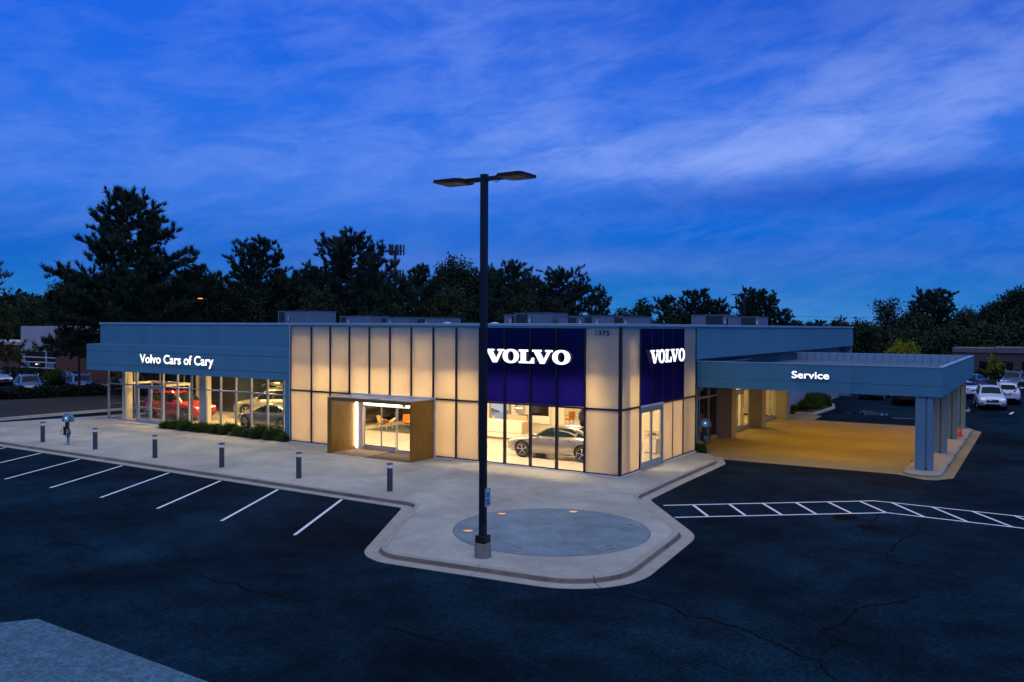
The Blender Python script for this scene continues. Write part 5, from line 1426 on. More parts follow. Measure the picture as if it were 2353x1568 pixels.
def pine(name, label, h, base, prof, seed, nl=70, mat=None, group='pine trees behind the dealership', tl=.42, tw=.09, k=13, lobes=(), dens=1.0, up=.42, droop=0.0):
    """prof: [(height fraction, radius m)]; lobes: [(z, azimuth, length)] long outlying limbs"""
    rng = np.random.default_rng(seed); rnd = random.Random(seed)
    t = thing(name, label, 'tree', (0, 0, 0), group)
    lean = (rnd.uniform(-.02, .02), rnd.uniform(-.02, .02))
    tr = [(lean[0] * z + .08 * math.sin(z * .5 + seed), lean[1] * z, z) for z in np.linspace(-.4, h * .97, 12)]
    r0 = .012 * h + .06
    tb = MB().tube(tr, [r0 * (1 - .9 * i / 11) + .012 for i in range(12)], 8)
    def axis(z):
        return np.array([lean[0] * z + .08 * math.sin(z * .5 + seed), lean[1] * z, z])
    limbs = []
    hs = [p[0] for p in prof]; rs = [p[1] for p in prof]
    for i in range(nl):
        u = (i + rnd.random()) / nl
        z = h * (base + (0.985 - base) * u)
        az = i * 2.399 + rnd.uniform(-.5, .5)
        rr = float(np.interp(z / h, hs, rs)) * rnd.choice((.62, .8, .95, 1.0, 1.12, 1.25))
        limbs.append((z, az, rr, up * rnd.uniform(.5, 1.4) + .5 * u))
    for z, az, L in lobes: limbs.append((z, az, L, .35))
    pos = []; dr = []
    for z, az, L, upw in limbs:
        if L < .25: L = .25
        ns = max(3, int(L / .7)); o = axis(z); pts = []
        wob = rnd.uniform(-.35, .35)
        for s in range(ns + 1):
            f = s / ns
            a2 = az + wob * f * f
            pts.append(o + np.array([math.cos(a2) * L * f, math.sin(a2) * L * f, L * upw * (f ** 1.5) * .8 - droop * L * f * f]))
        tb.tube([tuple(p) for p in pts], [max(.012, .028 * L ** .5 * (1 - .85 * j / ns)) + .004 for j in range(ns + 1)], 4, caps=False)
        nt_ = max(3, int(L * 4.6 * dens)); f0 = .30 if L > 1.5 else .1
        for q in range(nt_):
            f = f0 + (1 - f0) * ((q + rnd.random()) / nt_)
            i0 = min(ns - 1, int(f * ns)); p = pts[i0] + (pts[i0 + 1] - pts[i0]) * (f * ns - i0)
            d0 = pts[min(ns, i0 + 1)] - pts[i0]; d0 = d0 / (np.linalg.norm(d0) + 1e-9)
            tw_l = rnd.uniform(.25, .95) * (1.0 if L > 1.5 else .6)
            sd = np.array([rnd.gauss(0, 1), rnd.gauss(0, 1), rnd.gauss(.25, .6)]); sd = sd / np.linalg.norm(sd)
            td = d0 * .7 + sd * .9; td = td / np.linalg.norm(td)
            for e in (.35, .7, 1.0):
                pos.append(p + td * tw_l * e); dr.append(td * .55 + np.array([0, 0, 1.0]))
    pos = np.array(pos); dr = unit(np.array(dr))
    T = tufts(rng, pos, dr, k, tl, tw, .42)
    tb.build('trunk', m_bark, t, scale=1, recalc=False)
    tris_mesh('crown', T, mat or m_needle, t)
    return t

def broad(name, label, h, prof, seed, base=.2, nl=60, mat=None, group=None, size=.17, k=26, spread=.33, dens=1.0, cat='tree', stems=1):
    rng = np.random.default_rng(seed); rnd = random.Random(seed)
    t = thing(name, label, cat, (0, 0, 0), group)
    tb = MB().tube([(0, 0, -.3), (.05, .03, h * .35), (-.05, .04, h * .7), (0, 0, h * .93)], [.012 * h + .05, .009 * h + .03, .02 + .004 * h, .012], 8)
    hs = [p[0] for p in prof]; rs = [p[1] for p in prof]; pos = []
    for i in range(nl):
        u = (i + rnd.random()) / nl; z = h * (base + (.97 - base) * u); az = i * 2.399 + rnd.uniform(-.5, .5)
        R_ = float(np.interp(z / h, hs, rs)) * rnd.choice((.5, .75, .92, 1.0, 1.05, 1.15))
        z0 = z * .72; pts = [(0, 0, z0), (math.cos(az) * R_ * .5, math.sin(az) * R_ * .5, z0 + (z - z0) * .6), (math.cos(az) * R_, math.sin(az) * R_, z)]
        tb.tube(pts, [.03 + .006 * h, .02 + .002 * h, .008], 4, caps=False)
        n = max(3, int((R_ + .6) * 3.4 * dens))
        for q in range(n):
            f = .35 + .65 * rnd.random(); a2 = az + rnd.gauss(0, .25)
            pos.append((math.cos(a2) * R_ * f + rnd.gauss(0, .25), math.sin(a2) * R_ * f + rnd.gauss(0, .25), z0 + (z - z0) * f ** .8 + rnd.gauss(0, .28)))
    T = leaves(rng, np.array(pos), k, spread, size)
    tb.build('trunk', m_bark, t, scale=1, recalc=False); tris_mesh('crown', T, mat or m_leaf, t)
    return t
def at(t, x, y, rot=0, z=-.3, s=1):
    t.location = (x * U, y * U, z * U); t.rotation_euler = (0, 0, rot)
    if s != 1: t.scale = (s, s, s)
    return t
H_ = U
# camera-right direction is (.845,.534): azimuth .563 rad; camera-left is .563+pi
RT, LT = .563, .563 + math.pi
PG = 'pine trees behind the dealership'
big = pine('pine_tree', 'tallest pine, rising behind the left end of the building with spreading limbs', 19.6 * H_ + .25, .30,
           [(0, 2.0), (.2, 5.0), (.4, 4.6), (.5, 4.1), (.6, 3.2), (.7, 2.5), (.8, 2.0), (.9, 1.6), (.97, .8), (1, .3)], 11, nl=100, tl=.50, tw=.10, k=14, dens=.95,
           lobes=[(8.6, LT, 5.9), (9.0, LT + .25, 5.6), (7.6, LT - .2, 6.3), (11.8, LT + .1, 3.6), (12.1, RT, 4.2), (12.6, RT + .2, 4.0), (10.4, RT - .1, 5.6), (10.0, RT + .3, 5.4), (6.2, LT, 5.2), (4.6, RT, 5.6), (13.7, RT, 3.0), (13.9, LT, 2.2)])
at(big, -60.0, 15.2)
p3 = pine('pine_tree', 'pine with two pointed tops, right of the tallest one', 16.1 * H_ + .25, .12, [(0, 2.2), (.2, 3.6), (.45, 3.5), (.62, 3.0), (.75, 2.4), (.87, 1.4), (.95, .7), (1, .3)], 23, nl=95, tl=.42, tw=.09,
          lobes=[(9.6, LT, 2.9), (9.9, LT + .1, 2.8), (8.9, RT, 3.6), (9.2, RT + .2, 3.5), (11.6, RT, 1.6)]); at(p3, -57.0, 28.9)
p5 = pine('pine_tree', 'broad domed pine left of the cell tower', 16.9 * H_ + .25, .12, [(0, 2.6), (.2, 4.6), (.5, 4.4), (.66, 3.9), (.78, 3.1), (.88, 2.0), (.95, 1.1), (1, .4)], 37, nl=120, mat=m_needle2, tl=.42, tw=.09); at(p5, -51.0, 37.4)
p4 = pine('pine_tree', 'lower bushy pine between the two-topped pine and the domed pine', 13.0 * H_ + .25, .1, [(0, 2.2), (.3, 3.0), (.6, 2.7), (.8, 1.9), (.93, .9), (1, .3)], 41, nl=75, tl=.4, tw=.09); at(p4, -57.1, 35.9)
p6 = pine('pine_tree', 'narrow pine just right of the cell tower', 14.0 * H_ + .25, .1, [(0, 2.0), (.3, 2.6), (.6, 2.4), (.8, 1.7), (.93, .9), (1, .3)], 53, nl=80, tl=.4, tw=.09); at(p6, -48.2, 46.2)
b7 = broad('round_tree', 'dense round-topped tree between the cell tower and the lamp post', 15.8 * H_ + .25, [(0, 2.0), (.3, 3.3), (.6, 3.2), (.8, 2.6), (.92, 1.6), (1, .6)], 61, base=.15, nl=90, mat=m_leaf, group=PG, k=34); at(b7, -47.0, 51.8)
p8 = pine('pine_tree', 'pine just right of the lamp post', 14.8 * H_ + .25, .1, [(0, 2.2), (.3, 3.0), (.6, 2.8), (.8, 2.1), (.93, 1.1), (1, .4)], 67, nl=85, tl=.4, tw=.09); at(p8, -42.2, 57.2)
p9 = pine('pine_tree', 'wide pine above the corner sign, last of the near row', 13.9 * H_ + .25, .1, [(0, 2.6), (.3, 3.6), (.6, 3.4), (.8, 2.7), (.93, 1.5), (1, .5)], 71, nl=95, mat=m_needle2, tl=.42, tw=.09, lobes=[(9.2, RT, 3.0), (8.8, RT + .2, 3.3)]); at(p9, -38.9, 63.9)
far1 = pine('pine_tree', 'small lone pine standing apart right of the near row', 12.8 * H_ + .25, .30, [(0, .8), (.3, 1.6), (.5, 2.2), (.7, 2.0), (.88, 1.5), (1, .5)], 79, nl=48, tl=.46, tw=.13, k=11, dens=.9); at(far1, -44.9, 87.3)
FT = 'far trees on the skyline'
def cp(src, x, y, rot, s, label, group=PG, sz=None):
    o = copy_tree(src, loc=(x, y, -.3), rotz=rot, label=label, group=group, scale=(s, s, sz or s)); return o
# near row, filling between the main trees
cp(p4, -59.1, 22.8, 1.0, .98, 'bushy pine tucked against the right side of the tallest pine')
cp(p3, -54.2, 32.8, 2.2, .74, 'short pine in front of the gap right of the two-topped pine')
cp(p8, -53.0, 42.2, .8, .80, 'pine crown filling the gap left of the domed pine')
cp(p6, -46.6, 41.5, 4.1, .86, 'pine crown at the right shoulder of the domed pine, below the cell tower')
cp(p4, -45.0, 54.5, 2.7, 1.05, 'bushy pine directly behind the lamp post')
cp(p5, -41.5, 49.5, 2.0, .62, 'low domed crown behind the blue sign')
cp(p9, -36.8, 58.8, 3.4, .72, 'low pine crown in front of the wide one above the corner')
cp(b7, -61.5, 21.0, 1.1, .66, 'leafy tree low behind the left wing')
cp(b7, -63.5, 27.0, 4.2, .78, 'leafy tree behind the left wing, right of the tallest pine')
cp(b7, -56.0, 26.0, 2.6, .74, 'low leafy crown above the big rooftop unit')
cp(b7, -50.5, 31.5, 5.1, .72, 'low leafy crown above the second rooftop unit')
cp(b7, -45.8, 36.0, 3.0, .72, 'low leafy crown above the third rooftop unit')
cp(b7, -41.0, 42.5, .3, .73, 'low leafy crown left of the lamp post above the roof')
cp(b7, -36.0, 50.0, 1.9, .70, 'low leafy crown right of the lamp post above the roof')
for i_, (x_, y_, s_, r_) in enumerate([(-60.5, 33.0, .88, .4), (-58.8, 41.5, .92, 1.7), (-55.6, 46.0, .95, 2.9), (-52.2, 51.0, .93, 4.0), (-47.8, 60.5, .95, 5.2), (-44.5, 64.0, .93, .9), (-41.5, 68.5, .88, 2.2), (-66.0, 27.5, .85, 3.3)]):
    cp((p4, p8, p9)[i_ % 3], x_, y_, r_, s_, ['back-row pine behind the two-topped pine', 'back-row pine left of the domed pine', 'back-row pine behind the domed pine', 'back-row pine behind the cell tower gap',
       'back-row pine left of the lamp post', 'back-row pine behind the lamp post', 'back-row pine behind the blue sign', 'back-row pine right of the tallest pine'][i_])
cp(b7, -69.0, 33.5, 3.9, .80, 'leafy tree far behind the tallest pine')
# skyline to the right: smaller because further away
b11 = broad('oak_tree', 'loose green tree, leftmost of the distant group above the corner panel', 12.0 * H_ + .25, [(0, 1.6), (.35, 3.0), (.6, 2.9), (.8, 2.0), (.93, 1.1), (1, .4)], 83, base=.2, nl=50, mat=m_leaf, group=FT, size=.22, k=20, spread=.36, dens=.8); at(b11, -44.5, 105.3)
b12 = broad('oak_tree', 'thin open tree in the distant group', 11.6 * H_ + .25, [(0, .6), (.4, 1.6), (.6, 2.3), (.8, 1.9), (.93, 1.2), (1, .5)], 89, base=.3, nl=40, mat=m_leaf_d, group=FT, size=.20, k=14, spread=.34, dens=.7); at(b12, -40.1, 108.1)
p13 = pine('pine_tree', 'distant pine with flat layered crown left of the far lamp', 12.9 * H_ + .25, .38, [(0, .5), (.38, 1.3), (.6, 2.1), (.78, 2.3), (.92, 1.7), (1, .8)], 97, nl=46, tl=.5, tw=.15, k=11, dens=.85, group=FT, up=.25); at(p13, -36.4, 110.5)
p14 = pine('pine_tree', 'distant umbrella-shaped pine right of the far lamp', 12.9 * H_ + .25, .40, [(0, .6), (.4, 1.8), (.6, 2.7), (.8, 2.6), (.93, 1.7), (1, .7)], 101, nl=54, tl=.5, tw=.15, k=11, dens=.85, group=FT, up=.25); at(p14, -27.1, 116.3)
for a in [(b11, -36.4, 122.2, 1.2, .93, 'distant green tree left of the far lamp, right of the flat-crowned pine'), (b12, -42.8, 104.0, 2.2, .72, 'small olive tree low in the distant group'),
          (b11, -38.2, 104.5, 4.0, .70, 'low leafy tree in front of the flat-crowned distant pine'), (b12, -32.0, 114.0, .5, .86, 'distant tree directly behind the far lamp'),
          (b11, -46.5, 101.0, 2.0, .86, 'leafy tree at the left edge of the distant group'), (p13, -43.0, 112.5, 4.4, .92, 'distant pine between the loose green tree and the open tree'),
          (b11, -39.5, 113.0, .7, .90, 'distant leafy tree behind the open tree'), (p14, -35.0, 114.5, 3.3, .86, 'distant pine close to the right of the flat-crowned one'),
          (p13, -30.0, 121.0, 5.0, .92, 'distant pine just left of the umbrella-shaped one'), (b11, -24.8, 113.5, 3.1, .60, 'low leafy tree under the umbrella-shaped pine'),
          (b12, -29.0, 112.5, 1.9, .74, 'thin tree left of the umbrella-shaped pine'), (p14, -25.0, 131.0, .3, .58, 'little distant pine at the right end of the group'),
          (p13, -26.2, 128.6, 2.0, .78, 'small pointed distant pine right of the umbrella-shaped one'), (b11, -31.5, 110.0, 2.9, .62, 'low distant tree under the far lamp'),
          (p14, -33.8, 171.1, 1.0, .64, 'tiny far tree just above the roof edge, left one'), (p14, -31.4, 176.0, 2.0, .60, 'tiny far tree just above the roof edge, right one'),
          (p13, -33.3, 195.1, 3.0, .66, 'tiny tree on the low horizon above the service roof'), (p14, -27.5, 188.0, 4.0, .66, 'tiny umbrella tree on the low horizon'),
          (b11, -22.5, 170.0, 5.0, .70, 'small tree on the low horizon left of the utility pole')]:
    cp(a[0], a[1], a[2], a[3], a[4], a[5], FT)
# right-hand wood
RW = 'trees of the wood on the right'
b17 = broad('leafy_tree', 'pointed leafy tree at the left edge of the right-hand wood', 8.3 * H_ + .25, [(0, 1.4), (.3, 1.9), (.6, 1.6), (.85, .9), (1, .3)], 103, base=.15, nl=44, mat=m_leaf, group=RW, size=.2, k=22); at(b17, -8.1, 104.6)
b18 = broad('open_tree', 'open-branched tree with sky showing through, left in the right-hand wood', 12.7 * H_ + .25, [(0, .6), (.35, 2.0), (.6, 2.9), (.8, 2.6), (.93, 1.4), (1, .5)], 107, base=.35, nl=48, mat=m_leaf_d, group=RW, size=.2, k=13, spread=.34, dens=.75); at(b18, -7.5, 128.7)
p19 = pine('pine_tree', 'round-headed pine in the middle of the right-hand wood', 12.7 * H_ + .25, .35, [(0, .8), (.35, 2.0), (.6, 2.7), (.8, 2.3), (.93, 1.9), (1, 1.0)], 109, nl=60, tl=.5, tw=.15, k=12, group=RW, up=.3); at(p19, -.5, 133.1)
b21 = broad('oak_tree', 'large full tree at the right edge of the photo', 13.9 * H_ + .25, [(0, 2.4), (.3, 4.4), (.55, 4.3), (.75, 3.1), (.9, 1.8), (1, .6)], 113, base=.15, nl=110, mat=m_leaf_d, group=RW, size=.21, k=26); at(b21, 12.4, 128.6)
gm_ = broad('bushy_tree', 'wide low olive crown in front of the right-hand wood', 6.6 * H_, [(0, 3.0), (.3, 4.0), (.6, 3.6), (.85, 2.0), (1, .8)], 127, base=.08, nl=80, mat=m_leaf, group=RW, size=.2, k=24); at(gm_, -1.2, 112.0)
for a in [(b18, -3.5, 131.2, 2.0, .84, 'thin tree between the open-branched tree and the round-headed pine'), (b12, 3.8, 135.8, 1.0, .98, 'open tree right of the round-headed pine'),
          (b12, 6.7, 143.5, 3.0, .94, 'open tree left of the large full tree'), (b21, 5.6, 121.0, 1.3, .70, 'broad mid-height crown in the right-hand wood'),
          (b21, 9.3, 134.0, 2.5, .86, 'crown joined to the left side of the large full tree'), (gm_, -5.2, 116.0, 1.4, 1.05, 'low wide crown below the open-branched tree'),
          (gm_, 3.6, 113.5, 4.4, 1.08, 'low wide crown right of the yellow shrub'), (gm_, 9.2, 115.5, 2.4, 1.15, 'low wide crown behind the brick building, left'),
          (gm_, 14.5, 116.0, .4, 1.25, 'low wide crown behind the brick building, right'), (b17, -6.3, 101.5, 2.0, .95, 'second pointed leafy tree at the wood edge'),
          (b17, -9.8, 110.0, 4.0, .72, 'lowest small tree left of the wood edge'), (b21, 16.8, 125.0, 4.2, .92, 'full tree beyond the right edge of the brick building'),
          (b11, -1.5, 125.0, 1.2, .80, 'mid green crown below the round-headed pine')]:
    cp(a[0], a[1], a[2], a[3], a[4], a[5], RW)
ye = broad('yellow_shrub', 'rounded yellow-green shrub peeking above the canopy edge', 5.2 * H_, [(0, 1.6), (.3, 1.9), (.6, 1.75), (.85, 1.1), (1, .4)], 131, base=.1, nl=60, mat=m_leaf_y, size=.11, k=40, spread=.25, cat='shrub'); at(ye, -.35, 94.0)
# far left: drooping conifer at the frame edge and wood behind
LG = 'trees around the brick building on the left'
t1 = pine('cedar_tree', 'feathery conifer cut by the left edge of the photo', 13.5 * H_, .30, [(0, 2.6), (.2, 3.0), (.45, 2.9), (.7, 2.2), (.85, 1.3), (.95, .6), (1, .25)], 137, nl=95, mat=m_leaf_o, group=LG, tl=.34, tw=.055, k=12, up=.25, droop=.28)
at(t1, -55.1, -1.3)
for a in [(p4, -112.0, 42.0, 1.0, .85, 'dark tree between the left-edge conifer and the tallest pine, farther back'), (b7, -80.0, 26.5, 2.0, .74, 'leafy tree behind the white-faced brick building'), (b7, -88.0, 31.0, 1.0, .80, 'leafy tree behind the brick building, further left'),
          (b7, -97.0, 30.0, 4.0, .82, 'leafy tree above the left edge of the brick building'), (p5, -104.0, 36.0, 2.0, .80, 'pine above the brick building roof'), (b7, -74.0, 30.0, 3.1, .84, 'leafy tree right of the brick building'),
          (p4, -95.0, 42.0, .4, 1.05, 'pine far behind the brick building'), (b7, -117.0, 36.0, .9, .72, 'leafy tree far behind the left part of the brick building'), (b7, -124.0, 33.0, 3.9, .74, 'leafy tree at the far left edge behind the brick building')]:
    cp(a[0], a[1], a[2], a[3], a[4], a[5], LG)
# limb of foliage hanging in front of the brick building (a lower tree beside the parked cars)
lw = pine('young_pine', 'young drooping pine in front of the brick building beside the wing', 6.4 * H_ , .60, [(0, 2.2), (.3, 2.4), (.6, 3.0), (.85, 2.0), (1, .5)], 139, nl=30, mat=m_needle, group=LG, tl=.4, tw=.08, k=12, up=.15, droop=.10)
at(lw, -61.8, 11.4)

# the unbroken far wood as one mass, low behind everything
rng = np.random.default_rng(5)
def wood(name, label, x0, y0, x1, y1, depth, hmin, hmax, n, mat, size):
    u = rng.random(n); w = rng.random(n); hh = hmin + (hmax - hmin) * (.5 + .5 * np.sin(u * 31 + 2 * np.sin(u * 13))) * rng.uniform(.75, 1.05, n)
    dx, dy = x1 - x0, y1 - y0; L = math.hypot(dx, dy); nx, ny = -dy / L, dx / L
    zz = hh * (1 - rng.random(n) ** 1.6)
    X = x0 + dx * u + nx * depth * w; Y = y0 + dy * u + ny * depth * w
    pos = np.stack([X * U, Y * U, zz * U - .3], 1)
    T = leaves(rng, pos, 9, .7, size)
    o = stuff(tris_mesh(name, T, mat)); o['label'] = label; return o
wood('distant_wood', 'dark distant wood closing the view behind the dealership', -150, 50, -30, 185, 16, 4.5, 8.5, 9000, m_leaf_d, .62)
wood('distant_wood', 'dark distant wood on the horizon to the right', -30, 185, 60, 185, 14, 4.0, 6.6, 4500, m_leaf_d, .62)
wood('distant_wood', 'dark wood behind the brick building on the right', -7, 141, 40, 141, 10, 5.5, 8.0, 3500, m_leaf_d, .5)
wood('distant_wood', 'dark wood behind the brick building on the left', -170, 40, -74, 46, 12, 8, 11, 5500, m_leaf_d, .6)
wood('undergrowth', 'dark undergrowth along the foot of the pine row', -72, 22, -34, 70, 6, 3.0, 5.0, 5000, m_leaf_d, .4)

# ------------------------------------------------------------------ low planting by the glass
def shrub(label, seed, w, h, mat, group, loc, name='juniper_shrub', k=9):
    rng = np.random.default_rng(seed); n = 150
    a = rng.uniform(0, 2 * np.pi, n); e = np.arccos(rng.uniform(0, 1, n)); rr = rng.uniform(.25, 1, n) ** .5
    d = np.stack([np.cos(a) * np.sin(e) * w, np.sin(a) * np.sin(e) * w * .8, np.cos(e) * h], 1)
    pos = d * rr[:, None] * .75; pos[:, 2] = np.abs(pos[:, 2]) + .03
    T = tufts(rng, pos, unit(d + np.array([0, 0, .25])), k, .20, .035, .45)
    t = thing(name, label, 'shrub', (0, 0, 0), group)
    tris_mesh('foliage', T, mat, t)
    MB().tube([(0, 0, -.02), (.02, 0, h * .5)], [.02, .01], 5).build('stem', m_bark, t, scale=1)
    t.location = Vector(loc) * U
    return t
JG = 'low junipers along the left wing glass'
seeds = [shrub('', 200 + i, .50, .42, m_juniper, JG, (0, 0, 0)) for i in range(3)]
rnd = random.Random(77)
jl = ['first juniper at the left end of the bed, beside the glass doors', 'second juniper from the left in the bed', 'third juniper, in front of the red car bonnet', 'fourth juniper, left of the square column',
      'fifth juniper, below the square column', 'sixth juniper, in the middle of the bed', 'seventh juniper, left of the grey sedan nose', 'eighth juniper, below the grey sedan front wheel',
      'ninth juniper, below the grey sedan door', 'tenth juniper, third from the right end', 'eleventh juniper, second from the right end', 'last juniper at the right end, against the pilaster']
for i in range(12):
    x = -32.4 + i * 1.0 + rnd.uniform(-.12, .12); o = seeds[i] if i < 3 else copy_tree(seeds[i % 3])
    s = rnd.uniform(.95, 1.25)
    o.location = (x * U, (.15 + rnd.uniform(-.12, .12)) * U, 0); o.rotation_euler = (0, 0, rnd.uniform(0, 6)); o.scale = (s * 1.08, s, s * rnd.uniform(.85, 1.2)); o['label'] = jl[i]
BG = 'dark shrubs in the bed behind the service entrance'
for i, (x, y, s) in enumerate([(-.5, 36.4, 1.4), (-.1, 37.9, 1.9), (-.4, 39.8, 2.1), (.0, 41.6, 1.7), (-1.0, 35.0, .9)]):
    o = copy_tree(seeds[i % 3]); o.location = (x * U, y * U, 0); o.scale = (s * .9, s * .9, s * 1.2); o['group'] = BG
    o['label'] = ['largest front shrub of the rear bed', 'second shrub of the rear bed', 'tall shrub in the middle of the rear bed', 'rearmost shrub of the rear bed', 'small shrub by the white rear wall'][i]
o = copy_tree(seeds[1]); o.location = (.25 * U, 9.75 * U, -.1); o.scale = (.75, .75, 1.1); o['label'] = 'small weedy plant at the foot of the end pier by the charger'; del o['group']
# hedge between lawn and parked cars on the left
def hedge(name, label, x0, y0, x1, y1, w, h, n, mat, size=.12):
    rng = np.random.default_rng(int(abs(x0 * 7 + y0)))
    u = rng.random(n); v = rng.uniform(-1, 1, n); z = rng.random(n) ** .6 * h
    dx, dy = x1 - x0, y1 - y0; L = math.hypot(dx, dy)
    bulge = .85 + .15 * np.sin(u * L * 3)
    pos = np.stack([(x0 + dx * u - dy / L * v * w * bulge) * U, (y0 + dy * u + dx / L * v * w * bulge) * U, z * bulge * U - .1], 1)
    t = thing(name, label, 'hedge', (0, 0, 0)); f = tris_mesh('foliage', leaves(rng, pos, 16, .10, size), mat, t)
    sm = MB()
    for i in range(int(L)): sm.tube([(x0 + dx * i / L, y0 + dy * i / L, -.2), (x0 + dx * i / L + .05, y0 + dy * i / L, h * .6)], .03, 4)
    stuff(sm.build('stems', m_bark, t, recalc=False))
    return t
hedge('hedge', 'dark low hedge between the left lawn and the parked cars', -66.5, -4, -60.0, 15, .8, 1.05, 2600, m_leaf_d)
hedge('hedge', 'dark clump of bushes beside the left end of the wing', -57.5, 13.5, -54.5, 20, 1.4, 2.0, 1600, m_leaf_d)
hedge('hedge', 'clipped hedge under the brick building window on the left', -91, 19.2, -80, 19.2, .9, 1.5, 1800, m_leaf_d)
hedge('hedge', 'olive hedge in front of the brick building on the right', 4, 96.5, 24, 97.5, .8, 1.2, 1900, m_leaf_o, .18)
for i, (x, y, s, lb) in enumerate([(-78.5, 18.8, 3.4, 'rounded bush at the corner of the left brick building'), (-94.0, 18.5, 3.0, 'rounded bush left of the brick building window'), (10.1, 45.4, 1.4, 'little shrub in the kerbed bed beside the white cars')]):
    o = copy_tree(seeds[i % 3]); o.location = (x * U, y * U, -.15); o.scale = (s, s, s); o['label'] = lb; del o['group']
sp = broad('sapling', 'small yellow-leaved sapling in front of the right brick building', 3.6 * H_, [(0, .2), (.4, .7), (.7, .7), (1, .25)], 151, base=.35, nl=22, mat=m_leaf_y, size=.10, k=12, spread=.2); at(sp, 10.45, 98.0)
# ================================================================== NEIGHBOURS AND DISTANCE
def brickmat(name, c1, c2, mortar, sc=1.0):
    m = bpy.data.materials.new(name); m.use_nodes = True; nt = m.node_tree; nt.nodes.clear(); g = NG(nt)
    out = g.n('ShaderNodeOutputMaterial'); p = g.n('ShaderNodeBsdfPrincipled'); p.inputs['Roughness'].default_value = .9
    t = g.n('ShaderNodeTexCoord'); mp = g.n('ShaderNodeMapping'); mp.inputs['Rotation'].default_value = (R(90), 0, 0); g.link(t.outputs['Object'], mp.inputs[0])
    b = g.n('ShaderNodeTexBrick'); b.inputs['Scale'].default_value = 1.0 * sc; b.inputs['Brick Width'].default_value = .4; b.inputs['Row Height'].default_value = .14; b.inputs['Mortar Size'].default_value = .012
    b.inputs['Color1'].default_value = (*c1, 1); b.inputs['Color2'].default_value = (*c2, 1); b.inputs['Mortar'].default_value = (*mortar, 1)
    g.link(mp.outputs[0], b.inputs[0]); g.link(b.outputs[0], p.inputs['Base Color']); g.link(p.outputs[0], out.inputs[0]); return m
m_brick = brickmat('red_brick', (.155, .045, .026), (.115, .035, .022), (.10, .07, .055))
m_brick2 = brickmat('brown_brick', (.10, .06, .06), (.075, .05, .055), (.09, .075, .07))
m_stucco = M('pale_stucco', (.42, .38, .40), .85, var=.06, scale=2)
m_winD = M('dark_window', (.006, .007, .009), .08, spec=.8)
nb = thing('brick_building', 'red brick building with pale gable section and gridded window on the left', 'building', (-89, 22, 0))
def N(mb, nm, mt, **k): return mb.build(nm, mt, nb, **k)
N(MB().box(-112, -93.25, 22.0, 30, -.3, 4.1), 'brick_wall', m_brick)
N(MB().box(-93.2, -84.9, 22.3, 30, 3.35, 6.5), 'upper_wall', m_stucco)
N(MB().box(-84.85, -70, 22.0, 30, -.3, 6.1), 'brick_wall', m_brick)
N(MB().box(-84.88, -70, 21.9, 30.1, 6.11, 6.5), 'parapet', m_stucco)
N(MB().box(-112, -93.3, 21.9, 30.1, 4.11, 4.5), 'parapet', m_stucco)
N(MB().box(-93.2, -84.9, 22.3, 30, -.3, .9), 'base_wall', m_brick)
N(MB().box(-93.2, -84.9, 22.9, 23.0, .92, 3.33), 'dark_room', m_black)
wx = [-93.15, -92.55, -87.5, -84.95]; wz = [.95, 1.35, 2.05, 2.65, 3.30]
for i in range(3):
    for j in range(4):
        N(MB().box(wx[i] + .06, wx[i + 1] - .06, 22.42, 22.46, wz[j] + .05, wz[j + 1] - .05), 'window_pane', m_winD)
for x in wx: N(MB().box(x - .06, x + .06, 22.32, 22.5, .92, 3.34), 'window_frame', m_alu_w)
for z in wz[1:4]:
    for a, b in zip(wx, wx[1:]): N(MB().box(a + .065, b - .065, 22.34, 22.5, z - .05, z + .05), 'window_frame', m_alu_w)
N(MB().box(-92.4, -91.2, 22.36, 22.41, 1.4, 2.0), 'poster', M('poster_teal', (.10, .20, .22), .5))
N(MB().box(-87.2, -85.8, 22.36, 22.41, 1.4, 1.95), 'poster', M('poster_teal', (.10, .20, .22), .5))
N(MB().lathe([(.001, -.06), (.11, -.04), (.11, .04), (.001, .06)], (-89.6, 22.30, 1.78), 10), 'window_lamp', emitter('tiny_lamp', (1, .45, .12), 4.0))
structure(MB().box(-112, -70, 20.2, 21.7, -.3, -.02).build('building_walk', m_conc))
nr_ = thing('brick_building', 'low brown brick building with dark square windows behind the parked cars', 'building', (14, 101, 0))
def N2(mb, nm, mt, **k): return mb.build(nm, mt, nr_, **k)
ang = .055
bw = []
wins = [(6.2, 7.35), (8.45, 9.95), (10.85, 12.55), (13.6, 15.2), (16.2, 17.8), (19, 20.6)]
prev = 5.2
for a, b in wins + [(30, 30)]:
    N2(MB().box(prev, a, 101, 108, -.3, 3.4), 'brick_wall', m_brick2)
    if a < 30:
        N2(MB().box(a, b, 101.0, 108, -.3, .55), 'brick_wall', m_brick2); N2(MB().box(a, b, 101.0, 108, 2.2, 3.4), 'brick_wall', m_brick2)
        w = N2(MB().box(a + .06, b - .06, 101.3, 101.4, .6, 2.15), 'window_pane', m_winD)
        N2(MB().box(a, b, 101.15, 101.28, .56, .66), 'window_sill', m_stucco)
        N2(MB().box((a + b) / 2 - .03, (a + b) / 2 + .03, 101.2, 101.3, .66, 2.19), 'window_bar', m_black)
    prev = b
N2(MB().box(5.1, 10.2, 100.9, 108.1, 3.401, 4.02), 'parapet', M('brown_cap', (.14, .12, .12), .8)); N2(MB().box(10.21, 30, 100.8, 108.1, 3.401, 4.15), 'parapet', M('brown_cap'))
structure(MB().box(0, 40, 94.5, 99.6, -.3, -.06).build('lawn', m_grass))
structure(MB().prism([(9.3, 44.2), (10.9, 44.2), (10.7, 47.2), (9.6, 47.2)], -.3, 0).build('kerb_island', m_curb))
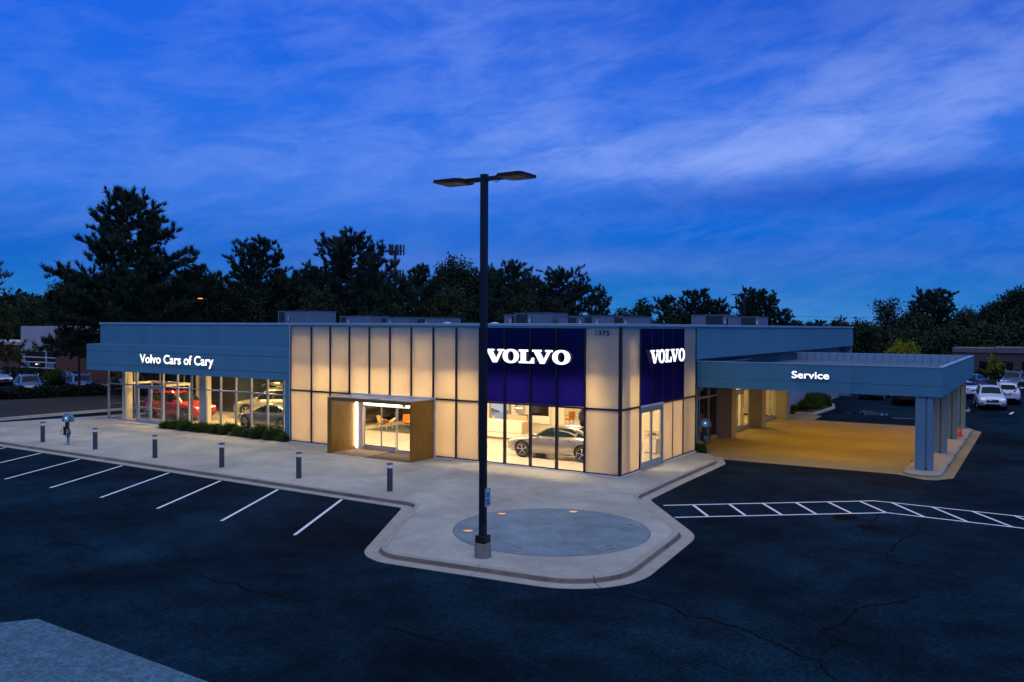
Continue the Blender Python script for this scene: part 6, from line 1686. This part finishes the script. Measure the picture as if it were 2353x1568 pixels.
for i in range(3):
    structure(strip([(10.55 + i * 3.2, 44.2), (10.75 + i * 3.2, 46.6)], .16, AZ + .005, m_paint, 'parking_line'))

# cell tower
tw_ = thing('cell_tower', 'tall cell tower with two rings of antennas rising behind the pines', 'tower', (-154, 166.7, 0))
tx, ty = -154.0, 166.7; TH = 32.3
m_tw = M('tower_steel', (.05, .055, .065), .6, .3)
MB().tube([(tx, ty, 0), (tx, ty, TH - 2.2)], [.75, .45], 12).build('mast', m_tw, tw_, smooth=True)
def ring(z, rr, n, hgt, nm):
    pts = [(tx + rr * math.cos(a), ty + rr * math.sin(a), z) for a in [i * 2 * math.pi / 3 + .5 for i in range(4)]]
    MB().tube(pts, .11, 5).tube([(p[0], p[1], p[2] + .9) for p in pts], .06, 5).build('antenna_platform', m_tw, tw_)
    for i in range(3):
        MB().tube([(tx, ty, z - 1.6), pts[i]], .07, 4).tube([(tx, ty, z), pts[i]], .10, 4).build('platform_arm', m_tw, tw_)
    for i in range(n):
        a = i / n * 3; k_ = int(a); f = a - k_; p, q = Vector(pts[k_]), Vector(pts[(k_ + 1)])
        c = p + (q - p) * f
        MB().box(c.x - .16, c.x + .16, c.y - .16, c.y + .16, z - hgt * .42, z + hgt * .6).build('antenna', m_tw, tw_)
ring(TH - 2.2, 2.7, 12, 3.2, 'a'); ring(TH - 9.6, 2.5, 12, 2.6, 'b')
MB().tube([(tx + 2.9, ty + 1.5, TH - 16), (tx + 2.9, ty + 1.5, TH - 11.2)], .06, 5).tube([(tx, ty, TH - 15), (tx + 2.9, ty + 1.5, TH - 15)], .08, 4).build('whip_antenna', m_tw, tw_)

# far car park lamp, utility poles, wires
fl = thing('lamp_post', 'distant T-shaped double lamp above the service side roof', 'lamp post', (-12.7, 60.3, 0))
MB().box(-12.8, -12.6, 60.2, 60.4, 0, 10.5).build('pole', m_pole, fl)
MB().box(-13.0, -12.4, 60.25, 60.35, 10.42, 10.52).build('arm', m_pole, fl)
for s_ in (-1, 1): MB().box(-12.7 + min(s_ * .3, s_ * 1.35), -12.7 + max(s_ * .3, s_ * 1.35), 59.9, 60.7, 10.44, 10.54).build('lamp_head', m_pole, fl)
def upole(x, y, h, lb, z0=0):
    t = thing('utility_pole', lb, 'utility pole', (x, y, 0))
    MB().tube([(x, y, z0), (x, y, h)], [.20, .14], 8).build('pole', m_bark, t)
    MB().obox((x, y, h - .7), (1.3 * .845, 1.3 * .534, 0), (-.06 * .534, .06 * .845, 0), (0, 0, .08)).build('crossarm', m_bark, t)
    for q in (-1.1, 0, 1.1): MB().lathe([(.06, 0), (.08, .12), (.03, .22)], (x + q * .845, y + q * .534, h - .62), 6).build('insulator', m_bark, t)
    return t
upole(-18.6, 145.3, 9.5, 'distant utility pole with crossarm on the low horizon')
upole(-1.3, 117.0, 5.0, 'utility pole in front of the right-hand wood')
def wire(pts, lb):
    out = []
    for a, b in zip(pts, pts[1:]):
        for i in range(10):
            f = i / 10; out.append((a[0] + (b[0] - a[0]) * f, a[1] + (b[1] - a[1]) * f, a[2] + (b[2] - a[2]) * f - .5 * 4 * f * (1 - f)))
    out.append(pts[-1])
    tag(MB().tube(out, .022, 4).build('power_line', m_rubber), lb, 'power line', 'power lines across the right-hand wood')
for k, z in enumerate((4.75, 4.1, 2.9)):
    wire([(-1.3, 117.0, z), (30, 122.0, z + .4)], ['upper', 'middle', 'lower'][k] + ' power line crossing the right-hand wood')
wire([(-18.6, 145.3, 9.0), (30, 160, 9.2)], 'thin high power line against the sky on the right'); wire([(-18.6, 145.3, 9.0), (-75, 128, 11.4)], 'thin high power line left of the distant utility pole')
# warm street lamp glowing among the pines
sl = thing('street_lamp', 'small orange street lamp glowing among the dark pines', 'street lamp', (-55.6, 21.2, 0))
sx, sy = -55.6, 21.2
MB().tube([(sx, sy, 0), (sx, sy, 9.3)], .05, 6).build('pole', m_pole, sl)
MB().tube([(sx, sy, 9.3), (sx - .55 * .845, sy - .55 * .534, 9.45)], .035, 5).build('arm', m_pole, sl)
MB().obox((sx - .7 * .845, sy - .7 * .534, 9.42), (.22 * .845, .22 * .534, 0), (-.06, .09, 0), (0, 0, .035)).build('lamp_head', emitter('sodium_head', (1.0, .28, .04), 2.2), sl)
# wheel stops and litter specks
tag(MB().box(20.0, 20.06, 20, 20.1, AZ, AZ + .02).build('pebble', m_conc), 'tiny pale scrap on the asphalt', 'litter')
bpy.data.objects.remove(bpy.data.objects['pebble'])
